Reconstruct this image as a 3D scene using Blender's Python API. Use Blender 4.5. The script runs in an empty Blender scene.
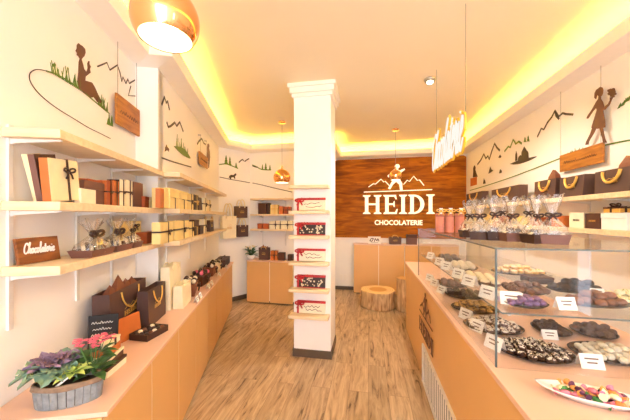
import bpy, math, random
from mathutils import Vector, Matrix, noise as mnoise
random.seed(7)
SC = bpy.context.scene
COL = SC.collection
PI = math.pi
F, CX, HY, EYE = 280.0, 315.0, 216.0, 1.55      # focal length in pixels, optical axis, horizon row, eye height

# ---------------------------------------------------------------- frames and planes
class Fr:                                         # a direction of the room: u runs along it, v to its right
    def __init__(s, th):
        s.th = th; s.d = Vector((-math.sin(th), math.cos(th), 0)); s.n = Vector((math.cos(th), math.sin(th), 0))
    def P(s, u, v, z=0.0): return s.d*u + s.n*v + Vector((0, 0, z))
    def u_at(s, v, px):
        t = (px-CX)/F
        return v*(t*s.n.y - s.n.x)/(s.d.x - t*s.d.y)
    def uv(s, p): return (p.x*s.d.x+p.y*s.d.y, p.x*s.n.x+p.y*s.n.y)
L = Fr(math.radians(8.73))
R = Fr(math.radians(-10.82))
def at(px, py, z):                                # the point of the horizontal plane z seen at a pixel
    Y = F*(EYE-z)/(py-HY)
    return Vector(((px-CX)/F*Y, Y, z))
class Plane:
    def __init__(s, O, U, N): s.O, s.U, s.N = Vector((O.x, O.y, 0)), U.normalized(), N.normalized()
    def p(s, a, z, off=0.0): return s.O + s.U*a + s.N*off + Vector((0, 0, z))
    def px(s, px, py):
        d = Vector(((px-CX)/F, 1, -(py-HY)/F)); C = Vector((0, 0, EYE))
        t = (s.O-C).dot(s.N)/d.dot(s.N)
        q = C + d*t
        return ((q-s.O).dot(s.U), q.z)
    def rotz(s): return math.atan2(s.U.y, s.U.x)

# ---------------------------------------------------------------- materials
def lin(c): return tuple(((x/255)/12.92 if x/255 <= .04045 else ((x/255+.055)/1.055)**2.4) for x in c)
def mat(name, rgb, rough=.5, metal=0.0, var=.06, scale=14.0, bump=0.0, coat=0.0, spec=.5):
    m = bpy.data.materials.new(name); m.use_nodes = True
    nt = m.node_tree; b = nt.nodes['Principled BSDF']; c = lin(rgb)
    tc = nt.nodes.new('ShaderNodeTexCoord'); nz = nt.nodes.new('ShaderNodeTexNoise'); nz.inputs['Scale'].default_value = scale
    nz.inputs['Detail'].default_value = 3
    rp = nt.nodes.new('ShaderNodeValToRGB')
    rp.color_ramp.elements[0].position = .3; rp.color_ramp.elements[1].position = .7
    rp.color_ramp.elements[0].color = tuple(x*(1-var) for x in c)+(1,)
    rp.color_ramp.elements[1].color = tuple(min(1, x*(1+var)) for x in c)+(1,)
    nt.links.new(tc.outputs['Object'], nz.inputs['Vector']); nt.links.new(nz.outputs['Fac'], rp.inputs['Fac'])
    nt.links.new(rp.outputs['Color'], b.inputs['Base Color'])
    b.inputs['Roughness'].default_value = rough; b.inputs['Metallic'].default_value = metal
    b.inputs['Specular IOR Level'].default_value = spec; b.inputs['Coat Weight'].default_value = coat
    if bump:
        bm_ = nt.nodes.new('ShaderNodeBump'); bm_.inputs['Strength'].default_value = bump; bm_.inputs['Distance'].default_value = .01
        nt.links.new(nz.outputs['Fac'], bm_.inputs['Height']); nt.links.new(bm_.outputs['Normal'], b.inputs['Normal'])
    return m
def emit(name, rgb, strength):
    m = bpy.data.materials.new(name); m.use_nodes = True; nt = m.node_tree; nt.nodes.clear()
    e = nt.nodes.new('ShaderNodeEmission'); o = nt.nodes.new('ShaderNodeOutputMaterial')
    e.inputs['Color'].default_value = lin(rgb)+(1,); e.inputs['Strength'].default_value = strength
    nt.links.new(e.outputs[0], o.inputs[0]); return m
def clear(name, tint, gloss_lo, gloss_hi, rough=.02, haze=0.0, haze_rgb=(255, 255, 255)):
    m = bpy.data.materials.new(name); m.use_nodes = True; nt = m.node_tree; nt.nodes.clear()
    N = nt.nodes.new; o = N('ShaderNodeOutputMaterial'); t = N('ShaderNodeBsdfTransparent'); g = N('ShaderNodeBsdfGlossy')
    t.inputs['Color'].default_value = tint+(1,); g.inputs['Roughness'].default_value = rough
    fr = N('ShaderNodeFresnel'); fr.inputs['IOR'].default_value = 1.5
    mr = N('ShaderNodeMapRange'); mr.inputs['From Max'].default_value = 1; mr.inputs['To Min'].default_value = gloss_lo; mr.inputs['To Max'].default_value = gloss_hi
    nt.links.new(fr.outputs[0], mr.inputs['Value'])
    mx = N('ShaderNodeMixShader'); nt.links.new(mr.outputs[0], mx.inputs[0]); nt.links.new(g.outputs[0], mx.inputs[2])
    if haze:
        d = N('ShaderNodeBsdfDiffuse'); d.inputs['Color'].default_value = lin(haze_rgb)+(1,)
        tc = N('ShaderNodeTexCoord'); nz = N('ShaderNodeTexNoise'); nz.inputs['Scale'].default_value = 30; nz.inputs['Detail'].default_value = 4; nz.inputs['Distortion'].default_value = 2
        r2 = N('ShaderNodeMapRange'); r2.inputs['From Min'].default_value = .35; r2.inputs['From Max'].default_value = .7
        r2.inputs['To Min'].default_value = haze*.25; r2.inputs['To Max'].default_value = min(1, haze*2)
        nt.links.new(tc.outputs['Object'], nz.inputs['Vector']); nt.links.new(nz.outputs['Fac'], r2.inputs['Value'])
        m2 = N('ShaderNodeMixShader'); nt.links.new(r2.outputs[0], m2.inputs[0]); nt.links.new(t.outputs[0], m2.inputs[1]); nt.links.new(d.outputs[0], m2.inputs[2])
        nt.links.new(m2.outputs[0], mx.inputs[1])
    else:
        nt.links.new(t.outputs[0], mx.inputs[1])
    nt.links.new(mx.outputs[0], o.inputs[0]); return m
def wood(name, rgb_a, rgb_b, scale=(1, 12, 12), rough=.45, nscale=3.0, rot=0.0):
    m = bpy.data.materials.new(name); m.use_nodes = True; nt = m.node_tree; b = nt.nodes['Principled BSDF']; N = nt.nodes.new
    tc = N('ShaderNodeTexCoord'); mp = N('ShaderNodeMapping'); mp.inputs['Scale'].default_value = scale; mp.inputs['Rotation'].default_value = (0, 0, rot)
    nz = N('ShaderNodeTexNoise'); nz.inputs['Scale'].default_value = nscale; nz.inputs['Detail'].default_value = 6; nz.inputs['Distortion'].default_value = .6
    rp = N('ShaderNodeValToRGB'); rp.color_ramp.elements[0].position = .3; rp.color_ramp.elements[1].position = .72
    rp.color_ramp.elements[0].color = lin(rgb_a)+(1,); rp.color_ramp.elements[1].color = lin(rgb_b)+(1,)
    nt.links.new(tc.outputs['Object'], mp.inputs[0]); nt.links.new(mp.outputs[0], nz.inputs['Vector'])
    nt.links.new(nz.outputs['Fac'], rp.inputs[0]); nt.links.new(rp.outputs[0], b.inputs['Base Color'])
    b.inputs['Roughness'].default_value = rough; return m
def plank_floor(name):
    m = bpy.data.materials.new(name); m.use_nodes = True; nt = m.node_tree; b = nt.nodes['Principled BSDF']; N = nt.nodes.new; K = nt.links.new
    tc = N('ShaderNodeTexCoord'); mp = N('ShaderNodeMapping'); mp.inputs['Rotation'].default_value = (0, 0, PI/2)
    K(tc.outputs['Object'], mp.inputs[0])
    br = N('ShaderNodeTexBrick'); br.inputs['Scale'].default_value = 1; br.offset = .37; br.squash = 1
    br.inputs['Brick Width'].default_value = 1.25; br.inputs['Row Height'].default_value = .17; br.inputs['Mortar Size'].default_value = .0013
    br.inputs['Color1'].default_value = (.15, .15, .15, 1); br.inputs['Color2'].default_value = (.85, .85, .85, 1); br.inputs['Mortar'].default_value = (0, 0, 0, 1)
    K(mp.outputs[0], br.inputs['Vector'])
    m2 = N('ShaderNodeMapping'); m2.inputs['Scale'].default_value = (9, 1.1, 1); K(tc.outputs['Object'], m2.inputs[0])
    add = N('ShaderNodeVectorMath'); add.operation = 'ADD'
    K(m2.outputs[0], add.inputs[0]); 
    sc = N('ShaderNodeVectorMath'); sc.operation = 'SCALE'; sc.inputs['Scale'].default_value = 7; K(br.outputs['Color'], sc.inputs[0]); K(sc.outputs[0], add.inputs[1])
    nz = N('ShaderNodeTexNoise'); nz.inputs['Scale'].default_value = 2.2; nz.inputs['Detail'].default_value = 8; nz.inputs['Roughness'].default_value = .65; nz.inputs['Distortion'].default_value = 1.2
    K(add.outputs[0], nz.inputs['Vector'])
    rp = N('ShaderNodeValToRGB'); e = rp.color_ramp.elements
    e[0].position = .32; e[0].color = lin((92, 68, 48))+(1,); e[1].position = .7; e[1].color = lin((212, 184, 150))+(1,)
    q = e.new(.42); q.color = lin((168, 140, 110))+(1,); q = e.new(.55); q.color = lin((192, 164, 130))+(1,)
    K(nz.outputs['Fac'], rp.inputs[0])
    mr = N('ShaderNodeMapRange'); mr.inputs['To Min'].default_value = .78; mr.inputs['To Max'].default_value = 1.12
    K(br.outputs['Color'], mr.inputs['Value'])
    mu = N('ShaderNodeVectorMath'); mu.operation = 'SCALE'; K(rp.outputs[0], mu.inputs[0]); K(mr.outputs[0], mu.inputs['Scale'])
    mx = N('ShaderNodeMix'); mx.data_type = 'RGBA'; K(br.outputs['Fac'], mx.inputs[0]); K(mu.outputs[0], mx.inputs[6]); mx.inputs[7].default_value = lin((104, 78, 56))+(1,)
    K(mx.outputs[2], b.inputs['Base Color']); b.inputs['Roughness'].default_value = .42; return m
def wood_panel(name):
    m = bpy.data.materials.new(name); m.use_nodes = True; nt = m.node_tree; b = nt.nodes['Principled BSDF']; N = nt.nodes.new; K = nt.links.new
    tc = N('ShaderNodeTexCoord'); mp = N('ShaderNodeMapping'); mp.inputs['Rotation'].default_value = (-PI/2, 0, 0); K(tc.outputs['Object'], mp.inputs[0])
    br = N('ShaderNodeTexBrick'); br.inputs['Scale'].default_value = 1; br.inputs['Brick Width'].default_value = 1.6; br.inputs['Row Height'].default_value = .16; br.inputs['Mortar Size'].default_value = .0015
    br.inputs['Color1'].default_value = (.1, .1, .1, 1); br.inputs['Color2'].default_value = (.9, .9, .9, 1); br.inputs['Mortar'].default_value = (.3, .3, .3, 1); K(mp.outputs[0], br.inputs['Vector'])
    m2 = N('ShaderNodeMapping'); m2.inputs['Scale'].default_value = (1.2, 8, 8); K(tc.outputs['Object'], m2.inputs[0])
    nz = N('ShaderNodeTexNoise'); nz.inputs['Scale'].default_value = 2; nz.inputs['Detail'].default_value = 7; nz.inputs['Distortion'].default_value = .8; K(m2.outputs[0], nz.inputs['Vector'])
    a = N('ShaderNodeMath'); a.operation = 'MULTIPLY_ADD'; a.inputs[1].default_value = .16; K(br.outputs['Color'], a.inputs[0]); K(nz.outputs['Fac'], a.inputs[2])
    rp = N('ShaderNodeValToRGB'); e = rp.color_ramp.elements
    e[0].position = .36; e[0].color = lin((118, 62, 8))+(1,); e[1].position = .82; e[1].color = lin((196, 122, 18))+(1,)
    q = e.new(.58); q.color = lin((158, 90, 10))+(1,)
    K(a.outputs[0], rp.inputs[0]); K(rp.outputs[0], b.inputs['Base Color']); b.inputs['Roughness'].default_value = .5; b.inputs['Specular IOR Level'].default_value = .15; return m
def drizzle(name, base, top, scale=55, thr=.55):
    m = bpy.data.materials.new(name); m.use_nodes = True; nt = m.node_tree; b = nt.nodes['Principled BSDF']; N = nt.nodes.new; K = nt.links.new
    tc = N('ShaderNodeTexCoord'); oi = N('ShaderNodeObjectInfo'); ad = N('ShaderNodeVectorMath'); ad.operation = 'ADD'
    K(tc.outputs['Object'], ad.inputs[0]); K(oi.outputs['Random'], ad.inputs[1])
    w = N('ShaderNodeTexNoise'); w.inputs['Scale'].default_value = scale*1.7; w.inputs['Detail'].default_value = 1; w.inputs['Distortion'].default_value = .8
    K(ad.outputs[0], w.inputs['Vector'])
    g = N('ShaderNodeNewGeometry'); sx = N('ShaderNodeSeparateXYZ'); K(tc.outputs['Normal'], sx.inputs[0])
    mu = N('ShaderNodeMath'); mu.operation = 'MULTIPLY'; mr = N('ShaderNodeMapRange'); mr.inputs['From Min'].default_value = .05; mr.inputs['From Max'].default_value = .5
    K(sx.outputs['Z'], mr.inputs['Value']); K(w.outputs['Fac'], mu.inputs[0]); K(mr.outputs[0], mu.inputs[1])
    gt = N('ShaderNodeMath'); gt.operation = 'GREATER_THAN'; gt.inputs[1].default_value = thr; K(mu.outputs[0], gt.inputs[0])
    mx = N('ShaderNodeMix'); mx.data_type = 'RGBA'; K(gt.outputs[0], mx.inputs[0]); mx.inputs[6].default_value = lin(base)+(1,); mx.inputs[7].default_value = lin(top)+(1,)
    K(mx.outputs[2], b.inputs['Base Color']); b.inputs['Roughness'].default_value = .35; return m
def rings(name):
    m = bpy.data.materials.new(name); m.use_nodes = True; nt = m.node_tree; b = nt.nodes['Principled BSDF']; N = nt.nodes.new; K = nt.links.new
    tc = N('ShaderNodeTexCoord'); w = N('ShaderNodeTexWave'); w.wave_type = 'RINGS'; w.rings_direction = 'Z'; w.inputs['Scale'].default_value = 9; w.inputs['Distortion'].default_value = 2.5
    K(tc.outputs['Object'], w.inputs['Vector'])
    ln = N('ShaderNodeVectorMath'); ln.operation = 'LENGTH'; K(tc.outputs['Object'], ln.inputs[0])
    rp = N('ShaderNodeValToRGB'); e = rp.color_ramp.elements; e[0].color = lin((232, 190, 124))+(1,); e[1].color = lin((248, 218, 160))+(1,)
    K(w.outputs['Fac'], rp.inputs[0])
    mr = N('ShaderNodeMapRange'); mr.inputs['From Min'].default_value = .14; mr.inputs['From Max'].default_value = .16
    K(ln.outputs['Value'], mr.inputs['Value'])
    mx = N('ShaderNodeMix'); mx.data_type = 'RGBA'; K(mr.outputs[0], mx.inputs[0]); mx.inputs[6].default_value = lin((214, 158, 84))+(1,); K(rp.outputs[0], mx.inputs[7])
    K(mx.outputs[2], b.inputs['Base Color']); b.inputs['Roughness'].default_value = .5; return m

M = dict(
 wall=mat('wall_paint', (252, 247, 240), .75, var=.012, scale=3),
 ceil=mat('ceiling_paint', (252, 238, 206), .8, var=.012, scale=2),
 trim=mat('white_trim', (252, 246, 236), .55, var=.01),
 skirt=mat('dark_skirting', (92, 76, 62), .5),
 floor=plank_floor('oak_planks'),
 panel=wood_panel('feature_wall_wood'),
 peach=mat('peach_laminate', (226, 176, 112), .38, var=.02, scale=3),
 peach_in=mat('pale_door_edge', (255, 236, 210), .5),
 peachtop=mat('peach_worktop', (232, 190, 166), .35, var=.02, scale=3),
 shelf=wood('pale_shelf_wood', (228, 200, 156), (246, 224, 186), (1.2, 10, 10), .45),
 bracket=mat('white_steel', (236, 232, 226), .35, .2),
 plaque=wood('plaque_wood', (104, 54, 18), (158, 92, 36), (2, 14, 14), .5),
 plaque2=wood('hanging_plaque_wood', (140, 82, 22), (192, 124, 46), (2, 14, 14), .5),
 cream=mat('cream_card', (246, 228, 182), .5), cream2=mat('ivory_card', (250, 238, 206), .5), yellow=mat('pale_yellow_card', (240, 212, 140), .5),
 brown=mat('brown_card', (80, 45, 32), .5), mauve=mat('mauve_brown_card', (116, 78, 68), .5), dark=mat('dark_brown_card', (62, 38, 30), .5),
 orange=mat('orange_brown_card', (196, 108, 48), .5), rust=mat('rust_card', (168, 82, 40), .5), white=mat('white_card', (248, 244, 238), .5),
 ribbon=mat('brown_satin', (58, 30, 22), .3), gold=mat('gold_ribbon', (232, 186, 92), .3, .35), red=mat('red_satin', (186, 30, 34), .35),
 choc=mat('dark_chocolate', (50, 28, 20), .3, var=.15, scale=60), milk=mat('milk_chocolate', (128, 76, 48), .35, var=.12, scale=60), whitechoc=mat('white_chocolate', (240, 226, 196), .45, var=.05, scale=60),
 slate=mat('dark_platter', (52, 46, 46), .25), porcelain=mat('white_porcelain', (246, 242, 238), .15, coat=.5),
 bagp=mat('brown_paper_bag', (84, 58, 52), .55), bagc=mat('cream_paper_bag', (250, 234, 196), .55), tissue=mat('brown_tissue', (128, 74, 48), .6, bump=.4),
 gdecal=mat('green_vinyl', (98, 128, 38), .5), bdecal=mat('brown_vinyl', (104, 62, 40), .5), ddecal=mat('dark_vinyl', (66, 50, 38), .5),
 wire=mat('steel_wire', (150, 140, 126), .3, .8), steel=mat('brushed_steel', (190, 186, 180), .3, .9), black=mat('gap_shade_black', (34, 28, 26), .4),
 copper=mat('polished_copper', (244, 184, 130), .12, 1.0, var=.03), inner=mat('lamp_white_inside', (255, 244, 222), .5),
 bulb=emit('lamp_glow', (255, 236, 200), 18), led=emit('led_strip', (255, 208, 80), 60), letters=emit('backlit_letters', (255, 236, 190), 1.6),
 neon=emit('white_letter_face', (255, 248, 236), 1.0), neongold=mat('gold_letter_side', (240, 190, 50), .4, .1),
 glass=clear('display_glass', (.985, .99, .985), .02, .24), edge=mat('glass_edge', (92, 102, 100), .5), cello=clear('cellophane', (.98, .98, .98), .04, .5, .1, .08),
 chalk=mat('chalkboard', (30, 26, 26), .6), chalkw=mat('chalk_white', (238, 236, 230), .8), paper=mat('price_card_paper', (252, 248, 242), .6), ink=mat('printed_ink', (110, 84, 70), .6),
 bark=wood('log_bark', (150, 108, 70), (232, 200, 152), (6, 6, 1), .8, 4), ring=rings('log_rings'), 
 leafd=mat('dark_leaf', (66, 104, 54), .45, var=.25), leafl=mat('lime_succulent', (206, 222, 128), .4, var=.12), leafg=mat('grey_green_leaf', (138, 166, 140), .5, var=.15), leafp=mat('purple_leaf', (148, 122, 150), .5, var=.2),
 pink=mat('pink_petal', (236, 118, 148), .5, var=.15), soil=mat('soil', (64, 46, 36), .9, bump=.8), slatp=mat('weathered_slats', (134, 138, 140), .8, var=.22, scale=40, bump=.4), twig=mat('twig_rim', (140, 114, 92), .8, var=.2, scale=40),
 t_driz=drizzle('drizzled_truffle', (60, 32, 20), (238, 226, 208), 62, .5), t_mix=drizzle('speckled_truffle', (96, 62, 46), (240, 228, 214), 40, .42), t_coco=mat('coconut_coat', (234, 222, 198), .7, var=.06, scale=120, bump=.6),
 t_dark=mat('cocoa_coat', (58, 36, 28), .7, var=.15, scale=90, bump=.3), t_grey=mat('veiled_cocoa_coat', (88, 74, 70), .7, var=.15, scale=90, bump=.3), t_milk=mat('milk_coat', (128, 78, 52), .5, var=.12, scale=90), t_purple=mat('berry_coat', (118, 84, 128), .4, var=.15, scale=60),  # t_grey: cocoa coat with the glass reflection veil put into its grey
 t_caramel=drizzle('caramel_praline', (222, 176, 106), (250, 232, 190), 40, .4), t_gold=drizzle('almond_praline', (104, 66, 34), (206, 160, 84), 50, .42), t_lemon=drizzle('pistachio_praline', (242, 230, 190), (170, 160, 70), 60, .56), t_cream=drizzle('cream_topped_praline', (128, 82, 56), (250, 234, 196), 30, .12), t_hazel=mat('hazelnut_coat', (104, 66, 46), .5, var=.2, scale=90, bump=.4),
 pinktube=mat('dusty_pink_card', (206, 134, 120), .45), lilac=mat('lilac_card', (206, 190, 214), .5),
 frame=mat('window_frame', (230, 228, 224), .4), candy1=mat('pink_foil', (230, 140, 168), .25, .3), candy2=mat('orange_foil', (236, 168, 96), .25, .3), candy3=mat('green_foil', (70, 140, 76), .25, .3), candy4=mat('cream_foil', (246, 230, 196), .3, .2), candy5=mat('violet_foil', (104, 58, 92), .25, .3),
)

# ---------------------------------------------------------------- mesh building
class MB:
    def __init__(s): s.v, s.f = [], []
    def add(s, vs, fs):
        n = len(s.v); s.v += [Vector(x) for x in vs]; s.f += [tuple(i+n for i in f) for f in fs]; return s
    def box(s, x0, x1, y0, y1, z0, z1, mtx=None):
        vs = [Vector(c) for c in ((x0, y0, z0), (x1, y0, z0), (x1, y1, z0), (x0, y1, z0), (x0, y0, z1), (x1, y0, z1), (x1, y1, z1), (x0, y1, z1))]
        if mtx: vs = [mtx @ v for v in vs]
        return s.add(vs, [(0, 3, 2, 1), (4, 5, 6, 7), (0, 1, 5, 4), (1, 2, 6, 5), (2, 3, 7, 6), (3, 0, 4, 7)])
    def prism(s, pts, off):                       # closed outline pushed along a vector
        n = len(pts); a = [Vector(p) for p in pts]; off = Vector(off)
        return s.add(a+[p+off for p in a], [tuple(range(n-1, -1, -1)), tuple(range(n, 2*n))]+[(i, (i+1) % n, n+(i+1) % n, n+i) for i in range(n)])
    def tube(s, pts, r, n=6, closed=False, radii=None, flat=None):
        pts = [Vector(p) for p in pts]; m = len(pts); vs = []; fs = []
        up = Vector((0, 0, 1))
        for i, p in enumerate(pts):
            t = (pts[(i+1) % m]-pts[i-1]) if closed else (pts[min(i+1, m-1)]-pts[max(i-1, 0)])
            if t.length < 1e-9: t = Vector((0, 0, 1))
            t.normalize()
            a = t.cross(up)
            if a.length < .05: a = t.cross(Vector((1, 0, 0)))
            a.normalize(); b = a.cross(t).normalized()
            rr = radii[i] if radii else r
            for k in range(n):
                w = 2*PI*k/n
                vs.append(p + a*math.cos(w)*rr + b*math.sin(w)*rr*(flat or 1))
        for i in range(m if closed else m-1):
            j = (i+1) % m
            for k in range(n): fs.append((i*n+k, i*n+(k+1) % n, j*n+(k+1) % n, j*n+k))
        if not closed: fs += [tuple(range(n-1, -1, -1)), tuple((m-1)*n+k for k in range(n))]
        return s.add(vs, fs)
    def lathe(s, prof, n=24, sx=1, sy=1, c=(0, 0, 0), wob=None, caps=True):
        c = Vector(c); vs = []; fs = []; m = len(prof)
        for i, (r, z) in enumerate(prof):
            for k in range(n):
                w = 2*PI*k/n; q = r*(wob(w, z) if wob else 1)
                vs.append(c+Vector((q*math.cos(w)*sx, q*math.sin(w)*sy, z)))
        for i in range(m-1):
            for k in range(n): fs.append((i*n+k, i*n+(k+1) % n, (i+1)*n+(k+1) % n, (i+1)*n+k))
        if caps and prof[0][0] > 1e-5: fs.append(tuple(range(n-1, -1, -1)))
        if caps and prof[-1][0] > 1e-5: fs.append(tuple((m-1)*n+k for k in range(n)))
        return s.add(vs, fs)
    def ball(s, c, r, seg=10, rng=6, sz=1.0):
        return s.lathe([(r*math.sin(PI*i/rng)+1e-6, -r*sz*math.cos(PI*i/rng)) for i in range(rng+1)], seg, c=c)
    def strip(s, pl, pts, width, off=.003, base=.0, widths=None):     # a flat band on a wall plane
        P2 = [Vector((a, z)) for a, z in pts]; m = len(P2); lft, rgt = [], []
        for i, p in enumerate(P2):
            t = (P2[min(i+1, m-1)]-P2[max(i-1, 0)]).normalized(); nn = Vector((-t.y, t.x)); w = (widths[i] if widths else width)/2
            lft.append(p+nn*w); rgt.append(p-nn*w)
        for i in range(m-1):
            q = [lft[i], lft[i+1], rgt[i+1], rgt[i]]
            s.prism([pl.p(x.x, x.y, base) for x in q], pl.N*off)
        return s
    def poly(s, pl, pts, off=.004, base=0.0):
        return s.prism([pl.p(a, z, base) for a, z in pts], pl.N*off)
    def build(s, name, m, parent=None, smooth=False, bevel=0, origin=None, kind=None):
        me = bpy.data.meshes.new(name); o = Vector(origin) if origin is not None else Vector((0, 0, 0))
        me.from_pydata([v-o for v in s.v], [], s.f); me.validate(); me.update()
        import bmesh
        b = bmesh.new(); b.from_mesh(me); bmesh.ops.recalc_face_normals(b, faces=b.faces); b.to_mesh(me); b.free()
        if smooth:
            for p in me.polygons: p.use_smooth = True
        me.materials.append(m)
        ob = bpy.data.objects.new(name, me); COL.objects.link(ob)
        if parent: ob.parent = parent
        else: ob.location = o
        if bevel:
            md = ob.modifiers.new('edge', 'BEVEL'); md.width = bevel; md.segments = 2; md.limit_method = 'ANGLE'
        if kind: ob['kind'] = kind
        return ob
def center(mb):
    lo = Vector((min(v.x for v in mb.v), min(v.y for v in mb.v), min(v.z for v in mb.v))); hi = Vector((max(v.x for v in mb.v), max(v.y for v in mb.v), max(v.z for v in mb.v)))
    return (lo+hi)/2
def tag(o, label, cat, group=None, kind=None):
    o['label'] = label; o['category'] = cat
    if group: o['group'] = group
    if kind: o['kind'] = kind
    return o
def thing(name, label, cat, loc, rotz=0.0, group=None, lean=0.0):
    o = bpy.data.objects.new(name, None); COL.objects.link(o); o.empty_display_size = .05
    o.location = loc; o.rotation_euler = (lean, 0, rotz); return tag(o, label, cat, group)
def single(name, mb, m, label, cat, group=None, **k):
    return tag(mb.build(name, m, None, origin=center(mb), **k), label, cat, group)
def text_mesh(body, size, extrude, bold=0.0, align='CENTER'):
    cu = bpy.data.curves.new('lettering', 'FONT'); cu.body = body; cu.size = size; cu.extrude = extrude; cu.offset = bold; cu.align_x = align
    ob = bpy.data.objects.new('lettering', cu); COL.objects.link(ob); dg = bpy.context.evaluated_depsgraph_get()
    me = bpy.data.meshes.new_from_object(ob.evaluated_get(dg)); bpy.data.objects.remove(ob); return me
def text_on(pl, a, z, off, body, size, m, name, parent, extrude=.004, bold=0.0, align='CENTER', width=None):
    me = text_mesh(body, size, extrude, bold, align)
    if width:
        xs = [v.co.x for v in me.vertices]; k = width/(max(xs)-min(xs))
        for v in me.vertices: v.co.x *= k
    X, Z, Nn = pl.U, Vector((0, 0, 1)), pl.N
    for v in me.vertices: v.co = pl.p(a+v.co.x, z+v.co.y, off+v.co.z)
    me.materials.append(m); o = bpy.data.objects.new(name, me); COL.objects.link(o)
    if parent:
        o.parent = parent; o.matrix_parent_inverse = Matrix.Translation(parent.location) .inverted() if False else (Matrix.LocRotScale(parent.location, parent.rotation_euler, None)).inverted()
    return o
def world_child(o, parent):                        # keeps world coordinates under an Empty that stands elsewhere
    o.matrix_parent_inverse = Matrix.LocRotScale(parent.location, parent.rotation_euler, None).inverted(); return o
def spline(pts, n=5):
    pts = [Vector(p) for p in pts]; out = []
    for i in range(len(pts)-1):
        p0, p1, p2, p3 = pts[max(i-1, 0)], pts[i], pts[i+1], pts[min(i+2, len(pts)-1)]
        for k in range(n):
            t = k/n; out.append(.5*((2*p1)+(p2-p0)*t+(2*p0-5*p1+4*p2-p3)*t*t+(3*p1-p0-3*p2+p3)*t**3))
    out.append(pts[-1]); return out
SCRIPT = {'C': (1.25, [[(1.3, 1.6), (1.05, 2.1), (.55, 1.95), (.15, 1.1), (.2, .3), (.6, 0), (1.05, .2), (1.35, .5)]]),
 'h': (1.05, [[(0, .3), (.5, 1.5), (.66, 2.1), (.5, 2.2), (.35, 1.5), (.22, 0)], [(.25, .4), (.55, 1), (.8, .9), (.75, .3), (.88, 0), (1.1, .3)]]),
 'o': (.95, [[(.7, .95), (.3, .95), (.1, .5), (.3, .02), (.62, .1), (.76, .55), (.62, .95), (1.0, .8)]]),
 'c': (.78, [[(.72, .8), (.5, 1), (.15, .6), (.2, .1), (.48, 0), (.85, .35)]]),
 'l': (.62, [[(0, .3), (.4, 1.3), (.48, 2.1), (.3, 2.1), (.22, 1), (.28, .1), (.45, 0), (.68, .3)]]),
 'a': (1.0, [[(.75, .85), (.45, 1), (.1, .5), (.3, 0), (.6, .3), (.78, .95), (.74, .2), (.86, 0), (1.05, .3)]]),
 't': (.62, [[(.35, 1.75), (.2, .3), (.36, 0), (.65, .3)], [(0, 1.2), (.62, 1.3)]]),
 'e': (.78, [[(.1, .45), (.58, .65), (.52, .98), (.25, .95), (.1, .4), (.35, 0), (.58, .08), (.82, .35)]]),
 'r': (.85, [[(.08, .3), (.22, .9), (.28, 1.12), (.4, .92), (.62, .9), (.56, .3), (.7, 0), (.9, .3)]]),
 'i': (.55, [[(.05, .4), (.22, .95), (.18, .2), (.34, 0), (.58, .3)], [(.24, 1.4), (.27, 1.5)]])}
def script_strokes(word, slant=.25):
    x = 0; out = []
    for ch in word:
        w, st = SCRIPT[ch]
        for s_ in st: out.append([(p[0]+x+slant*p[1], p[1]) for p in [(q.x, q.y) for q in spline([Vector((a, b, 0)) for a, b in s_], 4)]])
        x += w
    return out, x
def script_on(mb, pl, a0, z0, width, word, wd, off, base, height=None, tall=False):
    st, w = script_strokes(word, .5 if tall else .25)
    if tall: st = [[(x, y*1.55 if y < 1 else 1.55+(y-1)*.62) for x, y in s_] for s_ in st]
    k = width/(w+.3); kz = height/2.2 if height else k
    for s_ in st: mb.strip(pl, [(a0+x*k, z0+y*kz) for x, y in s_], wd, off, base)
    return mb
def scribble(mb, pl, a0, z0, width, h, wd, off, base, seed=0):    # a line of illegible handwriting
    rnd = random.Random(seed); n = max(6, int(width/h*2.4)); pts = []
    for i in range(n): pts.append(Vector((a0+width*i/(n-1), z0+(h if i % 2 else 0)*rnd.uniform(.35, 1.0 if i % 6 else 1.7), 0)))
    return mb.strip(pl, [(v.x, v.y) for v in spline(pts, 4)], wd, off, base)
def serif_letters(mb, pl, a0, z0, width, H, off, base):       # the word HEIDI in flared capitals
    def bx(x0, x1, y0, y1): mb.poly(pl, [(a0+x0*k, z0+y0*H), (a0+x1*k, z0+y0*H), (a0+x1*k, z0+y1*H), (a0+x0*k, z0+y1*H)], off, base)
    def pg(p): mb.poly(pl, [(a0+x*k, z0+y*H) for x, y in p], off, base)
    total = 4.06; k = width/total
    def stem(x, w=.2, s_=.12):
        pg([(x-s_, 0), (x+w+s_, 0), (x+w+s_, .05), (x+w, .11), (x+w, .89), (x+w+s_, .95), (x+w+s_, 1), (x-s_, 1), (x-s_, .95), (x, .89), (x, .11), (x-s_, .05)])
    stem(.12); stem(.76); bx(.3, .78, .47, .56)                                     # H 0..1.08
    x = 1.3; stem(x, .2, .1); pg([(x+.18, 0), (x+.66, 0), (x+.72, .26), (x+.66, .26), (x+.56, .09), (x+.18, .09)])       # E
    pg([(x+.18, 1), (x+.62, 1), (x+.66, .77), (x+.6, .77), (x+.52, .91), (x+.18, .91)]); pg([(x+.18, .47), (x+.46, .47), (x+.5, .36), (x+.54, .36), (x+.54, .68), (x+.5, .68), (x+.46, .56), (x+.18, .56)])
    stem(2.22)                                                                     # I
    x = 2.72; stem(x, .2, .1)
    ring = [(x+.2+.58*math.sin(PI*i/14), .5+.5*math.cos(PI*i/14)) for i in range(15)]; inn = [(x+.2+.37*math.sin(PI*i/14), .5+.41*math.cos(PI*i/14)) for i in range(15)]
    for i in range(14): pg([ring[i], ring[i+1], inn[i+1], inn[i]])
    stem(3.74)
    return mb
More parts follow.
